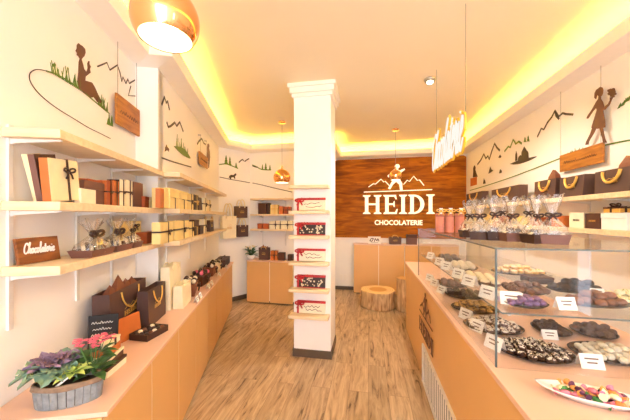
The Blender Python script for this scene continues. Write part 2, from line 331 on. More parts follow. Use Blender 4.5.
def emblem(mb, pl, a0, z0, w, off, base, lw):                 # ridges, a striding walker and the ground line over the word
    h = w*.34
    def ln(p, t): mb.strip(pl, [(a0+x*w, z0+y*h) for x, y in p], t, off, base)
    ln([(.02, 0), (.5, .03), (.98, .06)], lw*1.1)
    ln([(.09, .22), (.16, .36), (.19, .34), (.27, .55), (.31, .42), (.33, .46), (.39, .26)], lw); ln([(.59, .30), (.64, .48), (.67, .42), (.73, .64), (.78, .46), (.81, .48), (.87, .24)], lw)
    def pg(p): mb.poly(pl, [(a0+x*w, z0+y*h) for x, y in p], off, base)
    pg([(.455, .95), (.5, .98), (.53, .9), (.6, .98), (.61, .94), (.545, .78), (.54, .5), (.57, .35), (.575, .06), (.54, .06), (.53, .3), (.485, .42), (.44, .3), (.40, .1), (.37, .14), (.42, .42), (.46, .55), (.455, .75), (.38, .62), (.36, .68)])
    c = [(.5+.035*math.cos(2*PI*i/12), 1.08+.1*math.sin(2*PI*i/12)) for i in range(12)]; pg(c)
    return mb
# ================================================================ the room
VL1, VL2, US = -1.087, -.919, 2.45
A = [L.P(-2.0, VL1), L.P(US, VL1), L.P(US, VL2), L.P(L.u_at(VL2, 218.6), VL2), Vector((-1.244, 5.36, 0))]
UC = R.uv(A[4])[0]; UW, VR = R.uv(Vector((.385, 5.96, 0))); VRW = 1.866
A += [R.P(UC, VR), R.P(UW, VR), R.P(UW, VRW), R.P(-2.0, VRW)]
CEIL = 3.0
PL1 = Plane(L.P(0, VL1), L.d, L.n); PL2 = Plane(L.P(0, VL2), L.d, L.n)
_b = (A[4]-A[3]).normalized(); PB = Plane(A[3], _b, Vector((_b.y, -_b.x, 0)))
PC = Plane(A[4], R.n, -R.d); PW = Plane(R.P(UW, 0), R.n, -R.d); PR = Plane(R.P(0, VRW), -R.d, -R.n)

MB().box(-4, 5, -2, 7.2, -.1, 0).build('floor', M['floor'], kind='structure').rotation_euler = (0, 0, R.th)
MB().box(-4, 5, -2, 7.2, CEIL, CEIL+.1).build('ceiling', M['ceil'], kind='structure').rotation_euler = (0, 0, R.th)
def wall(name, pts, th=.12, z0=0, z1=CEIL):       # a run of wall, its thickness behind the inner line
    mb = MB()
    for a, b in zip(pts[:-1], pts[1:]):
        t = (b-a).normalized(); o = Vector((-t.y, t.x, 0))*th
        mb.prism([a+Vector((0, 0, z0)), b+Vector((0, 0, z0)), b+o+Vector((0, 0, z0)), a+o+Vector((0, 0, z0))], (0, 0, z1-z0))
    return mb.build(name, M['wall'], kind='structure')
wall('wall_left', [A[0], A[1], A[2]], .12); wall('wall_left_rear', [A[2]+L.d*.03, A[3]], .15); wall('wall_diagonal', [A[3], A[4]]); wall('wall_back', [A[4], A[5]])
wall('wall_recess', [A[5], A[6]]); wall('wall_far', [A[6], A[7]])
W0, W1 = -.56, -.22  # unseen side window, added for the pale reflection it gives in the glass case
wr = MB()
for (u0, u1, z0, z1) in ((-2.2, W0, 0, CEIL), (W1, UW, 0, CEIL), (W0, W1, 0, .34), (W0, W1, 2.3, CEIL)):
    wr.prism([R.P(u0, VRW, z0), R.P(u1, VRW, z0), R.P(u1, VRW+.12, z0), R.P(u0, VRW+.12, z0)], (0, 0, z1-z0))
wr.build('wall_right', M['wall'], kind='structure')
wf = MB()
for (u0, u1, z0, z1) in ((W0, W0+.03, .34, 2.3), (W1-.03, W1, .34, 2.3), (W0, W1, .34, .37), (W0, W1, 2.27, 2.3)):
    wf.prism([R.P(u0, VRW+.03, z0), R.P(u1, VRW+.03, z0), R.P(u1, VRW+.08, z0), R.P(u0, VRW+.08, z0)], (0, 0, z1-z0))
wf.build('added_window_1', M['frame'], kind='structure')

def sweep(pts, prof):                              # profile (distance into the room, height) along the walls, mitred
    mb = MB(); m = len(prof); vs = []; fs = []
    for i, p in enumerate(pts):
        ns = []
        for a, b in ((pts[i-1], p) if i else (None, None), (p, pts[i+1]) if i < len(pts)-1 else (None, None)):
            if a is not None: t = (b-a).normalized(); ns.append(Vector((t.y, -t.x, 0)))
        nn = ns[0] if len(ns) == 1 else (ns[0]+ns[1])/(1+ns[0].dot(ns[1]))
        for d, z in prof: vs.append(p+nn*d+Vector((0, 0, z)))
    for i in range(len(pts)-1):
        for k in range(m): fs.append((i*m+k, i*m+(k+1) % m, (i+1)*m+(k+1) % m, (i+1)*m+k))
    fs += [tuple(range(m)), tuple((len(pts)-1)*m+k for k in range(m-1, -1, -1))]
    return mb.add(vs, fs)
sweep(A, [(0, 2.755), (.165, 2.775), (.185, 2.865), (.165, 2.87), (.15, 2.80), (0, 2.80)]).build('trim_1', M['trim'], kind='structure')
sweep(A, [(.06, 2.802), (.095, 2.802), (.095, 2.81), (.06, 2.81)]).build('trim_2', M['led'], kind='structure')
sweep([A[3], A[4], A[5]], [(0, 0), (.012, 0), (.012, .08), (0, .08)]).build('baseboard_back', M['skirt'], kind='structure')
sweep([A[6], A[7]], [(0, 0), (.012, 0), (.012, .07), (0, .07)]).build('baseboard_far', M['skirt'], kind='structure')
# wood cladding of the far wall, top corners rounded
v1 = PW.px(467, 170)[0]; v0 = VR+.02; zt, zb = 2.735, 1.10; rr = .1
out = [(v0, zb), (v1, zb), (v1, zt-rr)] + [(v1-rr+rr*math.cos(t*PI/12), zt-rr+rr*math.sin(t*PI/12)) for t in range(1, 7)] + [(v0+rr-rr*math.sin(t*PI/12), zt-rr+rr*math.cos(t*PI/12)) for t in range(0, 7)]
pn = MB().prism([Vector((a, 0, z)) for a, z in out], (0, -.03, 0)).build('wall_cladding', M['panel'], kind='structure')
pn.location = R.P(UW, 0); pn.rotation_euler = (0, 0, R.th)
# column
cp = Vector((-.233, 3.107, 0)); CU, CV = R.uv(cp); CW, CD = .41, .42
def rbox(u0, u1, v0, v1, z0, z1, mb=None, fr=R):
    mb = mb or MB(); return mb.prism([fr.P(u0, v0, z0), fr.P(u0, v1, z0), fr.P(u1, v1, z0), fr.P(u1, v0, z0)], (0, 0, z1-z0))
rbox(CU, CU+CD, CV, CV+CW, 0, CEIL).build('wall_column', M['wall'], kind='structure')
q = MB(); rbox(CU-.012, CU+CD+.012, CV-.012, CV+CW+.012, 0, .085, q); q.build('baseboard_column', M['skirt'], kind='structure')
q = MB()
for e, z0, z1 in ((.02, 2.86, 2.90), (.04, 2.90, 2.96), (.06, 2.96, 3.0)): rbox(CU-e, CU+CD+e, CV-e, CV+CW+e, z0, z1, q)
q.build('trim_3', M['trim'], kind='structure')

# ================================================================ cabinets and counters
def cabinet(name, label, fr, u0, u1, v0, v1, h, side, ndoors, group, plinth=.05):
    # side 'n': doors on the +v face, doors spread along u; side 'u': doors on the near face (lowest u), spread along v
    if side == 'n': loc, rz, w, d = fr.P(u0, v1), fr.th+PI/2, u1-u0, v1-v0
    else: loc, rz, w, d = fr.P(u0, v0), fr.th, v1-v0, u1-u0
    t = thing(name, label, 'cabinet', loc, rz, group)      # local: x along the front, y into the cabinet, front at y = 0
    MB().box(.001, w-.001, .0095, d, plinth, h).build('carcass', M['peach_in'], t)
    MB().box(.004, w-.004, .05, d, 0, plinth).build('plinth', M['skirt'], t)
    dw = w/ndoors
    for k in range(ndoors): MB().box(k*dw+.006, (k+1)*dw-.006, .007, .009, plinth*.4, h-.003).build('door', M['peach'], t)
    return t
VCF = -.6425; U0C, U1C = 1.229, 4.876
lab = ['peach double-door base cabinet under the plant trough at the counter end', 'peach double-door base cabinet under the big brown paper bag', 'peach double-door base cabinet under the cream paper bags', 'peach double-door base cabinet at the far end of the long low counter']
wu = (U1C-U0C)/4
for k in range(4): cabinet('base_cabinet', lab[k], L, U0C+k*wu, U0C+(k+1)*wu-.002, VL2+.01, VCF-.012, .755, 'n', 2, 'cabinets of the long low counter')
q = MB().prism([L.P(U0C-.012, VL1+.003, .757), L.P(U0C-.012, VCF, .757), L.P(U1C, VCF, .757), L.P(U1C, VL2+.003, .757), L.P(US-.003, VL2+.003, .757), L.P(US-.003, VL1+.003, .757)], (0, 0, .02))
single('counter_worktop', q, M['peachtop'], 'long pale peach worktop over the low wall cabinets', 'worktop', bevel=.002)
q = MB(); q.prism([L.P(U0C-.012, VL1+.003, 0), L.P(U0C-.012, VCF-.02, 0), L.P(U0C+.0, VCF-.02, 0), L.P(U0C, VL1+.003, 0)], (0, 0, .755))
single('end_panel', q, M['peach'], 'peach end panel closing the low counter below the plant trough', 'panel')
BU, BV = 4.681, -2.14
cabinet('sideboard_cabinet', 'peach two-door cabinet with potted plant, against the rear wall', R, BU, UC-.015, BV, BV+.86, .74, 'u', 2, None)
single('cabinet_worktop', rbox(BU-.008, UC-.014, BV-.005, BV+.865, .742, .757), M['peachtop'], 'thin peach top board under the potted plant by the rear wall', 'worktop', bevel=.002)
DU, DV = 5.645, -.293
for k in range(2):
    cabinet('desk_cabinet', ['peach tall cash-desk cabinet behind the round log stool', 'peach tall cash-desk cabinet hidden partly by the glass display counter'][k], R, DU, UW-.015, DV+k*.98, DV+(k+1)*.98-.002, .975, 'u', 2, 'cash desk cabinets')
single('desk_worktop', rbox(DU-.008, UW-.035, DV-.008, DV+1.96, .977, .995), M['peachtop'], 'pale peach desk top below the glowing letters', 'worktop', bevel=.002)

# display counter
KV, KB, KU0, KU1, KH = .497, 1.36, -.4, 4.03, .92
PK = Plane(R.P(0, KV), -R.d, -R.n)
dc = thing('display_counter', 'long peach counter with grille and brown logo carrying the glass case', 'counter', R.P((KU0+KU1)/2, (KV+KB)/2), R.th)
def rl(u, v, z=0): return Vector((v-(KV+KB)/2, u-(KU0+KU1)/2, z))
def klbox(mb, u0, u1, v0, v1, z0, z1): a, b = rl(u0, v0, z0), rl(u1, v1, z1); return mb.box(a.x, b.x, a.y, b.y, a.z, b.z)
klbox(MB(), KU0, KU1, KV+.012, KB, 0, .895).build('body', M['peach'], dc, bevel=.003)
klbox(MB(), KU0, KU1+.012, KV-.004, KB+.01, .897, KH).build('worktop', M['peachtop'], dc, bevel=.002)
gf = MB(); G0, G1 = .5, 2.78
for a in ((G0, G1, .335, .352), (G0, G1, .0, .018), (G0, G0+.012, .018, .335), (G1-.012, G1, .018, .335)): klbox(gf, a[0], a[1], KV-.004, KV+.012, a[2], a[3])
gr = gf.build('ventilation_grille', M['bracket'], dc)
q = MB(); klbox(q, G0+.012, G1-.012, KV+.0112, KV+.0118, .018, .335); q.build('gap_shade', M['black'], gr)  # black sheet standing in for the shade between the slats
gs = MB()
n = 40
for i in range(n):
    u = G0+.012+(G1-G0-.024)*(i+.5)/n; klbox(gs, u-.0165, u+.0165, KV+.0085, KV+.0105, .018, .335)
gs.build('slats', M['white'], gr)
ua, ub = R.u_at(KV, 433), R.u_at(KV, 419.5)
lg = serif_letters(MB(), PK, -ub, .44, ub-ua, .13, .005, 0); o = world_child(lg.build('lettering', M['bdecal'], dc), dc)
o = world_child(emblem(MB(), PK, -ub, .63, ub-ua, .005, 0, .008).build('emblem', M['bdecal'], dc), dc)

# glass case on the counter
GV0, GV1, GU0, GU1, GZ = .52, 1.30, 1.289, 3.13, 1.417
gc = thing('glass_display_case', 'frameless glass display case full of chocolates on the peach counter', 'display case', R.P(GU0, GV0, KH), R.th)
def gbox(mb, u0, u1, v0, v1, z0, z1): return mb.box(v0-GV0, v1-GV0, u0-GU0, u1-GU0, z0-KH, z1-KH)
T = .006
for nm, a in (('front_pane', (GU0, GU1, GV0, GV0+T, KH+.001, GZ-T)), ('end_pane', (GU0-T, GU0, GV0, GV1, KH+.001, GZ-T)), ('end_pane', (GU1, GU1+T, GV0, GV1, KH+.001, GZ-T)), ('top_pane', (GU0-T, GU1+T, GV0-.004, GV1, GZ-T, GZ)), ('glass_shelf', (GU0+.01, GU1-.01, GV0+.03, GV1-.02, 1.140, 1.146))):
    gbox(MB(), *a).build(nm, M['glass'], gc)
q = MB()
for a in ((GU0-T, GU0-T+.006, GV0-.002, GV0+.005, KH+.001, GZ), (GU0-T-.001, GU1+T, GV0-.006, GV0-.003, GZ-.005, GZ+.001), (GU0-T-.003, GU0-T, GV0, GV1, GZ-.005, GZ+.001), (GU1+T-.006, GU1+T, GV0-.001, GV0+.005, KH+.001, GZ), (GU0+.008, GU0+.010, GV0+.03, GV1-.02, 1.140, 1.1465), (GU0+.01, GU1-.01, GV0+.028, GV0+.03, 1.140, 1.1465)): gbox(q, *a)
q.build('edge_strip', M['edge'], gc)
q = MB()
for u in (GU0+.02, (GU0+GU1)/2, GU1-.02):
    for v in (GV0+.06, GV1-.06): gbox(q, u-.006, u+.006, v-.006, v+.006, 1.132, 1.140)
q.build('shelf_clip', M['steel'], gc)

# ================================================================ wall shelves
SZ = [1.911, 1.61, 1.342]; STH = .037
VS1, VS2, US0, USE = -.87, -.751, 1.31, 4.86
nm = ['top', 'middle', 'bottom']
ls = [('empty pale wood shelf, topmost over the leaning brown and cream boxes', 'empty pale wood shelf, topmost of the far run over tied cream boxes'),
      ('pale wood shelf carrying the leaning brown and cream gift boxes', 'pale wood shelf carrying a long row of tied cream boxes'),
      ('pale wood shelf carrying the dark wooden script plaque', 'pale wood shelf carrying cream boxes and dark bags, lowest of the far run')]
for i, z in enumerate(SZ):
    single('wall_shelf', rbox(US0, US-.003, VL1+.003, VS1, z-STH, z, fr=L), M['shelf'], ls[i][0], 'shelf', 'shelves over the long low counter', bevel=.002)
    single('wall_shelf', rbox(US, USE, VL2+.003, VS2, z-STH, z, fr=L), M['shelf'], ls[i][1], 'shelf', 'shelves over the long low counter', bevel=.002)
def standard(fr, u, v, side, z0, z1, shelves, depth, label, group):
    t = thing('shelf_support', label, 'shelf support', fr.P(u, v, z0), fr.th+(0 if side > 0 else PI), group)   # local x into the room
    MB().box(0.001, .012, -.011, .011, 0, z1-z0).build('rail', M['bracket'], t)
    for z in shelves:
        zz = z-z0-.001
        MB().prism([Vector((.012, -.004, zz)), Vector((depth, -.004, zz)), Vector((depth, -.004, zz-.006)), Vector((.03, -.004, zz-.018)), Vector((.012, -.004, zz-.024))], (0, .008, 0)).build('bracket', M['bracket'], t)
stl = ['white steel shelf rail beside the wooden script plaque', 'white steel shelf rail between script plaque and cellophane gifts', 'white steel shelf rail behind the cellophane gift trays', 'white steel shelf rail behind the tall bow-tied box']
for px, lb in zip((8, 76, 111, 136), stl): standard(L, L.u_at(VL1, px), VL1, 1, 1.075, 1.93, [z-STH for z in SZ], .2, lb, 'rails of the shelf run')
for px, lb in zip((166, 189, 205), ('white steel shelf rail behind first tied cream boxes of far run', 'white steel shelf rail midway along the far shelf run', 'white steel shelf rail near the far end of the shelf run')): standard(L, L.u_at(VL2, px), VL2, 1, 1.075, 1.93, [z-STH for z in SZ], .15, lb, 'rails of the shelf run')
# shelves of the rear wall
BZ = [1.872, 1.585, 1.31]; BS0, BS1 = PC.px(254.5, 215)[0], PC.px(254.5, 215)[0]+.86
def pbox(pl, a0, a1, d0, d1, z0, z1, mb=None):
    mb = mb or MB(); return mb.prism([pl.p(a0, z0, d0), pl.p(a1, z0, d0), pl.p(a1, z0, d1), pl.p(a0, z0, d1)], (0, 0, z1-z0))
for z, lb in zip(BZ, ('empty narrow wood shelf highest on the rear wall', 'narrow wood shelf holding brown and yellow gift boxes on the rear wall', 'narrow wood shelf holding cream ribboned boxes on the rear wall')):
    single('wall_shelf', pbox(PC, BS0, BS1, .003, .2, z-.03, z), M['shelf'], lb, 'shelf', 'shelves on the rear wall', bevel=.002)
for a, lb in ((BS0+.17, 'white shelf rail under the potted plant side of rear shelves'), (BS0+.62, 'white shelf rail by the column on the rear wall')):
    q = PC.p(a, 1.0); uu, vv = R.uv(q)
    t = thing('shelf_support', lb, 'shelf support', PC.p(a, 1.0, 0), R.th-PI/2, 'rails of the rear wall shelves')
    MB().box(.001, .01, -.01, .01, 0, .9).build('rail', M['bracket'], t)
    for z in BZ: MB().prism([Vector((.01, -.004, z-1.031)), Vector((.18, -.004, z-1.031)), Vector((.18, -.004, z-1.04)), Vector((.01, -.004, z-1.08))], (0, .008, 0)).build('bracket', M['bracket'], t)
# shelves of the right wall
RZ = [1.713, 1.451]; VRS = 1.65
for z, lb in zip(RZ, ('long pale shelf carrying the row of brown paper bags', 'long pale shelf behind the glass case, carrying white and brown boxes')):
    single('wall_shelf', rbox(.25, 5.4, VRS, VRW-.003, z-STH, z), M['shelf'], lb, 'shelf', 'shelves behind the glass case', bevel=.002)
for px, lb in zip((480, 526, 590, 634), ('white shelf rail near the wood wall', 'white shelf rail behind cellophane gifts', 'white shelf rail behind the brown square box', 'white shelf rail past the white square box')):
    standard(R, R.u_at(VRW, px), VRW, -1, 1.0, 1.75, [z-STH for z in RZ], .19, lb, 'rails of the shelves behind the glass case')
# shelves on the column
CZ = [1.878, 1.607, 1.34, 1.055, .768, .487]
cl = ['empty pale ledge, topmost on the white column', 'pale ledge on the column under the highest cream tablet', 'pale ledge on the column under the upper dark tablet', 'pale ledge on the column under the middle cream tablet', 'pale ledge on the column under the lower dark tablet', 'pale ledge, lowest on the white column']
for z, lb in zip(CZ, cl):
    single('column_ledge', rbox(CU-.12, CU-.002, CV-.03, CV+CW-.01, z-.034, z), M['shelf'], lb, 'ledge', 'ledges on the column', bevel=.003)

# ================================================================ camera, daylight, exposure
cam = bpy.data.cameras.new('camera'); co = bpy.data.objects.new('camera', cam); COL.objects.link(co)
cam.lens = 16; cam.sensor_width = 36; cam.shift_y = 6/630; cam.clip_start = .02
co.location = (0, 0, EYE); co.rotation_euler = (PI/2, 0, 0); SC.camera = co
w = bpy.data.worlds.new('daylight'); SC.world = w; w.use_nodes = True
bg = w.node_tree.nodes['Background']; bg.inputs[0].default_value = (.80, .86, 1.0, 1); bg.inputs[1].default_value = 6.8
vs_ = SC.view_settings; vs_.view_transform = 'Standard'; vs_.look = 'None'; vs_.gamma = 1; vs_.exposure = .05
SC.cycles.transparent_max_bounces = 32; SC.cycles.max_bounces = 8; SC.cycles.diffuse_bounces = 5; SC.cycles.use_denoising = True
# ================================================================ lamps
def pendant(p, zbot, r, label, cup):
    zc = zbot + r*.62
    t = thing('pendant_lamp', label, 'lamp', Vector((p.x, p.y, zc)), 0, 'copper globe pendants')
    a0, a1 = math.radians(10), math.radians(128)
    pr = [(r*math.sin(a0+(a1-a0)*i/18), r*math.cos(a0+(a1-a0)*i/18)) for i in range(19)]
    pin = [((r-.004)*math.sin(a1-(a1-a0)*i/18), (r-.004)*math.cos(a1-(a1-a0)*i/18)) for i in range(19)]
    mb = MB(); mb.lathe(pr, 40, caps=False); mb.build('lamp_shade', M['copper'], t, smooth=True)
    MB().lathe(pin, 40, caps=False).build('shade_lining', M['inner'], t, smooth=True)
    MB().ball((0, 0, -.02), r*.36, 16, 10).build('bulb', M['bulb'], t, smooth=True)
    MB().lathe([(.016, r*.95), (.016, r+.03), (.008, r+.05), (.003, r+.055)], 14).build('socket', M['copper'], t, smooth=True)
    MB().tube([(0, 0, r+.05), (0, 0, CEIL-zc-.02)], .0025).build('cord', M['wire'], t)
    MB().lathe([(.05, CEIL-zc-.025), (.055, CEIL-zc-.01), (.055, CEIL-zc-.001)], 20).build('ceiling_cup', M['copper'], t, smooth=True)
def on_ray(px, Y): return Vector(((px-CX)/F*Y, Y, 0))
pendant(on_ray(166, 1.13), 2.262, .127, 'large-looking copper globe pendant near the white wall corner, cut by the frame', 1)
pendant(on_ray(282, 4.30), 2.06, .13, 'copper globe pendant hanging by the rear wall shelves', 1)
pendant(on_ray(395.5, 4.67), 2.15, .105, 'copper globe pendant hanging before the glowing letters on wood', 1)
p = on_ray(430, 2.96)
t = thing('ceiling_spotlight', 'small round ceiling spotlight beside the hanging script sign wire', 'spotlight', Vector((p.x, p.y, CEIL)), 0)
MB().lathe([(.06, -.001), (.062, -.012), (.05, -.03)], 24).build('housing', M['steel'], t, smooth=True)
MB().lathe([(.03, -.031), (.028, -.045), (.012, -.05)], 16).build('bulb', M['bulb'], t, smooth=True)

ld = bpy.data.lights.new('spotlight_lamp', 'SPOT'); ld.energy = 110; ld.color = (1, .92, .8); ld.shadow_soft_size = .05; ld.spot_size = math.radians(150); ld.spot_blend = .6
lo = bpy.data.objects.new('spotlight_lamp', ld); COL.objects.link(lo); lo.location = (p.x, p.y, CEIL-.07)
# hanging white script sign
hp = Plane(Vector((1.18, 2.8, 0)), Vector((.996-1.18, 1.9-2.8, 0)), Vector((0, 0, 0)) + Vector((-.9, .184, 0)))
hs = thing('hanging_script_sign', 'white script lettering sign with gold edges hung from the ceiling on wires', 'sign', hp.p(.46, 2.1), 0)
def hung(name, mb, m): return world_child(mb.build(name, m, hs), hs)
hung('letter_back', script_on(MB(), hp, -.05, 2.0, 1.0, 'Chocolaterie', .046, .012, -.016, .32, True), M['neongold'])
hung('letter_face', script_on(MB(), hp, -.05, 2.0, 1.0, 'Chocolaterie', .0085, .008, -.003, .32, True), M['neon'])
hung('rail', MB().tube([hp.p(-.0, 2.16, -.024), hp.p(.93, 2.13, -.024)], .005), M['neongold'])
for a in (.02, .90): hung('wire', MB().tube([hp.p(a, 2.16, -.03), hp.p(a, CEIL-.001, -.03)], .002), M['wire'])

# glowing wall sign
a0, a1 = PW.px(363, 204)[0], PW.px(434, 204)[0]; zb_, zt_ = PW.px(363, 214)[1], PW.px(363, 195.5)[1]
sg = thing('wall_sign', 'glowing white serif letters with ridges and walking figure on the wood wall', 'sign', PW.p((a0+a1)/2, zb_, .03), 0)
# capitals built as one lettering part each word
world_child(serif_letters(MB(), PW, a0, zb_, a1-a0, zt_-zb_, .02, .04).build('word', M['letters'], sg), sg)
e0, e1 = PW.px(362.5, 191)[0], PW.px(433, 191)[0]
world_child(emblem(MB(), PW, e0, PW.px(364, 192.3)[1], e1-e0, .02, .04, .014).build('emblem', M['letters'], sg), sg)
c0, c1 = PW.px(374.6, 222)[0], PW.px(422, 222)[0]
text_on(PW, (c0+c1)/2, PW.px(398, 224.8)[1], .045, 'CHOCOLATERIE', .135, M['letters'], 'word', sg, .01, .003, width=c1-c0)

# ================================================================ wall decals
def decal(name, label, pl, shapes, m, group=None, lines=(), width=.008, cat='wall decal'):
    mb = MB()
    for s_ in shapes: mb.poly(pl, [pl.px(x, y) for x, y in s_], .003, .001)
    for s_ in lines:
        pts = [pl.px(x, y) for x, y in s_]
        mb.strip(pl, pts, width, .003, .001)
    return single(name, mb, m, label, cat, group)
def smooth(p, n=6): return [(v.x, v.y) for v in spline([Vector((a, b, 0)) for a, b in p], n)]
def blades(pl, x0, y0, x1, y1, n, h, mb, lean=2.0, w=.6):
    for i in range(n):
        t = i/(n-1); x, y = x0+(x1-x0)*t, y0+(y1-y0)*t; hh = h*random.uniform(.45, 1); l = random.uniform(-lean, lean)
        mb.poly(pl, [pl.px(x-w, y+.5), pl.px(x+w, y+.5), pl.px(x+l, y-hh)], .003, .001)
    return mb
girl = [(76.5, 45), (78, 43), (79.5, 44.5), (82, 46), (84.5, 49), (85, 52.5), (83.8, 56), (82.2, 57.5), (81, 59.5), (82.4, 64), (83.6, 69), (86, 72.2), (87.4, 68), (87, 63.5), (88, 61), (89, 61.2), (88.8, 64), (90.2, 66.5), (89.3, 69), (90, 72.5), (88.2, 74), (85, 76.5), (84.6, 80.5), (91.5, 82.5), (94.2, 87), (98, 95.5), (101.5, 102), (99.6, 103.4), (96.8, 102), (93.4, 97), (90, 97.6), (84, 93.5), (78.4, 88.5), (77, 81), (78, 72), (78.4, 62), (79.4, 58.6), (77.8, 56), (76.3, 55.2), (76.6, 53), (75.2, 50.6), (76.4, 48.6)]
decal('girl_silhouette', 'brown silhouette of a seated girl holding a flower on the white wall', PL1, [girl], M['bdecal'])
hl = [(33, 70.6), (38, 69.4), (46, 71), (55, 74), (67, 80.5), (80, 89.5), (95, 102), (109, 113.5)]
decal('hill_line', 'thin dark looping hill outline below the seated girl silhouette', PL1, [], M['ddecal'], lines=[smooth([(55, 73.6), (46, 71), (38, 69.4), (32.5, 70.6), (29, 74.5), (30, 82), (37, 92), (48, 102), (60, 110.5), (74, 119), (87, 127), (99, 133), (110, 138.5)])], width=.0032)
decal('hill_line', 'green hill slope line under the seated girl silhouette', PL1, [], M['gdecal'], lines=[smooth(hl[2:])], width=.007)
g = blades(PL1, 52, 73, 80, 90, 19, 17, MB(), 3.2, .32); g.poly(PL1, [PL1.px(53.5+1.8*math.cos(k*PI/4), 65+1.8*math.sin(k*PI/4)) for k in range(8)], .003, .001); g.strip(PL1, [PL1.px(53.5, 65), PL1.px(55.5, 74)], .004, .003, .001)
single('grass_decal', g, M['gdecal'], 'green grass tuft with round bud behind the seated girl silhouette', 'wall decal')
g = blades(PL1, 98, 104, 107, 112, 9, 13, MB(), 3); blades(PL1, 107, 124, 112, 126, 5, 12, g)
single('grass_decal', g, M['gdecal'], 'small green sprigs at the feet of the seated girl silhouette', 'wall decal')
decal('mountain_decal', 'dark jagged mountain outline above the wooden plaque on wires', PL1, [], M['ddecal'], lines=[[(97, 66.5), (102, 64.5), (106.5, 62.5), (109.5, 70), (117, 65), (119.5, 72), (121.5, 81.5), (122.6, 77), (125.6, 83.5), (127.5, 79), (129, 83.5), (134.5, 80)], [(130.5, 86), (128, 95.6), (135, 96)]], width=.008)
def wood_sign(pl, quad, wires, label, txt):
    pts = [pl.px(*c) for c in quad]; a_ = [x[0] for x in pts]; aL, aR = min(a_), max(a_); zT, zB = (pts[0][1]+pts[1][1])/2, (pts[2][1]+pts[3][1])/2
    t = thing('wooden_plaque', label, 'plaque', pl.p((aL+aR)/2, zB, .03), pl.rotz(), 'wooden plaques hung on wires')
    w_, h_ = aR-aL, zT-zB
    MB().box(-w_/2, w_/2, -.008, .008, 0, h_).build('board', M['plaque2'], t, bevel=.002)
    mb = MB()
    lp = Plane(Vector((0, 0, 0)), Vector((1, 0, 0)), Vector((0, -1, 0)))
    scribble(mb, lp, -w_*.38, h_*.42, w_*.76, h_*.17, .0035, .0015, .008, len(label))
    mb.build('handwriting', M['brown'], t)
    for (x, y) in wires:
        aa, zz = pl.px(x, y); aa -= (aL+aR)/2
        MB().tube([(aa, .0, h_-.005), (aa, .0, zz-zB)], .0018).build('wire', M['wire'], t)
        MB().box(aa-.006, aa+.006, -.006, .029, zz-zB-.006, zz-zB+.006).build('hook', M['steel'], t)
    return t
wood_sign(PL1, [(111, 94.3), (134.8, 108.5), (134.8, 135), (111, 124.5)], [(113, 11), (132.5, 42)], 'wooden plaque hung on two wires below the dark mountain outline', 1)
decal('mountain_decal', 'narrow dark peak outline high beside the white wall corner', PL2, [], M['ddecal'], lines=[[(161.5, 104.5), (164.3, 97), (166, 103), (167.2, 101), (169.3, 110)]], width=.02)
decal('mountain_decal', 'low dark ridge outline above the grassy mound decal', PL2, [], M['ddecal'], lines=[[(166.5, 122), (168, 127), (170.5, 126), (174.5, 122.5), (176.5, 126), (179.5, 122), (183, 131.5)]], width=.02)
g = MB(); g.poly(PL2, [PL2.px(*c) for c in smooth([(173.5, 146), (178, 151), (184, 156), (190, 158.5), (188, 154), (184, 149), (179, 146.5)])], .003, .001); blades(PL2, 176, 147, 187, 155, 9, 14, g, 1.2, .35)
single('grass_decal', g, M['gdecal'], 'grassy mound decal on the white wall under the low ridge', 'wall decal')
decal('hill_line', 'dark sloping ground line under the grassy mound decal', PL2, [], M['ddecal'], lines=[smooth([(161.5, 157.8), (172, 161.5), (182, 164.5), (191, 167)])], width=.012)
decal('deer_silhouette', 'tiny brown animal silhouette left of the grassy mound decal', PL2, [[(164.6, 151.5), (165.2, 147), (166.4, 144.5), (167, 147), (168.8, 149), (168.4, 151.6), (167, 150)]], M['bdecal'])
wood_sign(PL2, [(196.8, 152), (205, 157), (205, 168), (196.8, 164.4)], [(198, 135), (204, 141)], 'small wooden plaque hung by the far slim woman silhouette', 0)
decal('mountain_decal', 'small dark peak outline above the far hanging wooden plaque', PL2, [], M['ddecal'], lines=[[(197, 144), (199, 141), (201.5, 138.5), (203.5, 143), (205.5, 144.5)]], width=.022)
decal('woman_silhouette', 'slim brown standing woman silhouette beside the small hanging plaque', PL2, [[(207.3, 144), (208.6, 143.6), (209.2, 146), (208.8, 148), (209.6, 152), (209.9, 157), (209.4, 163), (208.8, 168), (208.1, 168), (208, 161), (207.4, 161), (207.1, 167), (206.4, 166.4), (206.6, 157), (207, 151), (206.9, 147)]], M['bdecal'])
def fir(pl, x, y, w_, h_): return [[pl.px(x-w_*.5, y)], [pl.px(x+w_*.5, y)], [pl.px(x, y-h_)]]
def trees(pl, specs, ground, label):
    mb = MB()
    for x, y, w_, h_ in specs:
        for q in range(3):
            yy, ww = y-h_*.28*q, w_*(1-.25*q); mb.poly(pl, [pl.px(x-ww/2, yy), pl.px(x+ww/2, yy), pl.px(x, yy-h_*(.45))], .003, .001)
    if ground: mb.strip(pl, [pl.px(*c) for c in smooth(ground)], .018, .003, .001)
    return single('tree_decal', mb, M['gdecal'], label, 'wall decal', 'green fir tree decals')
trees(PB, [(226, 164, 4.4, 9), (229.8, 165, 3.6, 8.5), (236, 167.5, 3, 5)], [(219, 164.5), (226, 164), (232, 166), (238, 168.5)], 'green fir tree decals on a slope above the running dog silhouette')
trees(PC, [(262.5, 169.3, 2.4, 5), (265.8, 169.8, 3.4, 7), (270, 169.8, 2.6, 5)], [(252.3, 165), (256, 166.5), (262, 169.5), (271, 170)], 'green fir tree decals beside the copper pendant on the rear wall')
decal('mountain_decal', 'small dark ridge outline above the diagonal wall', PB, [], M['ddecal'], lines=[[(238.8, 162.5), (241, 160.3), (242.6, 159.4), (243.6, 161)], [(244.4, 161.5), (246.6, 160), (249, 158.6)]], width=.02)
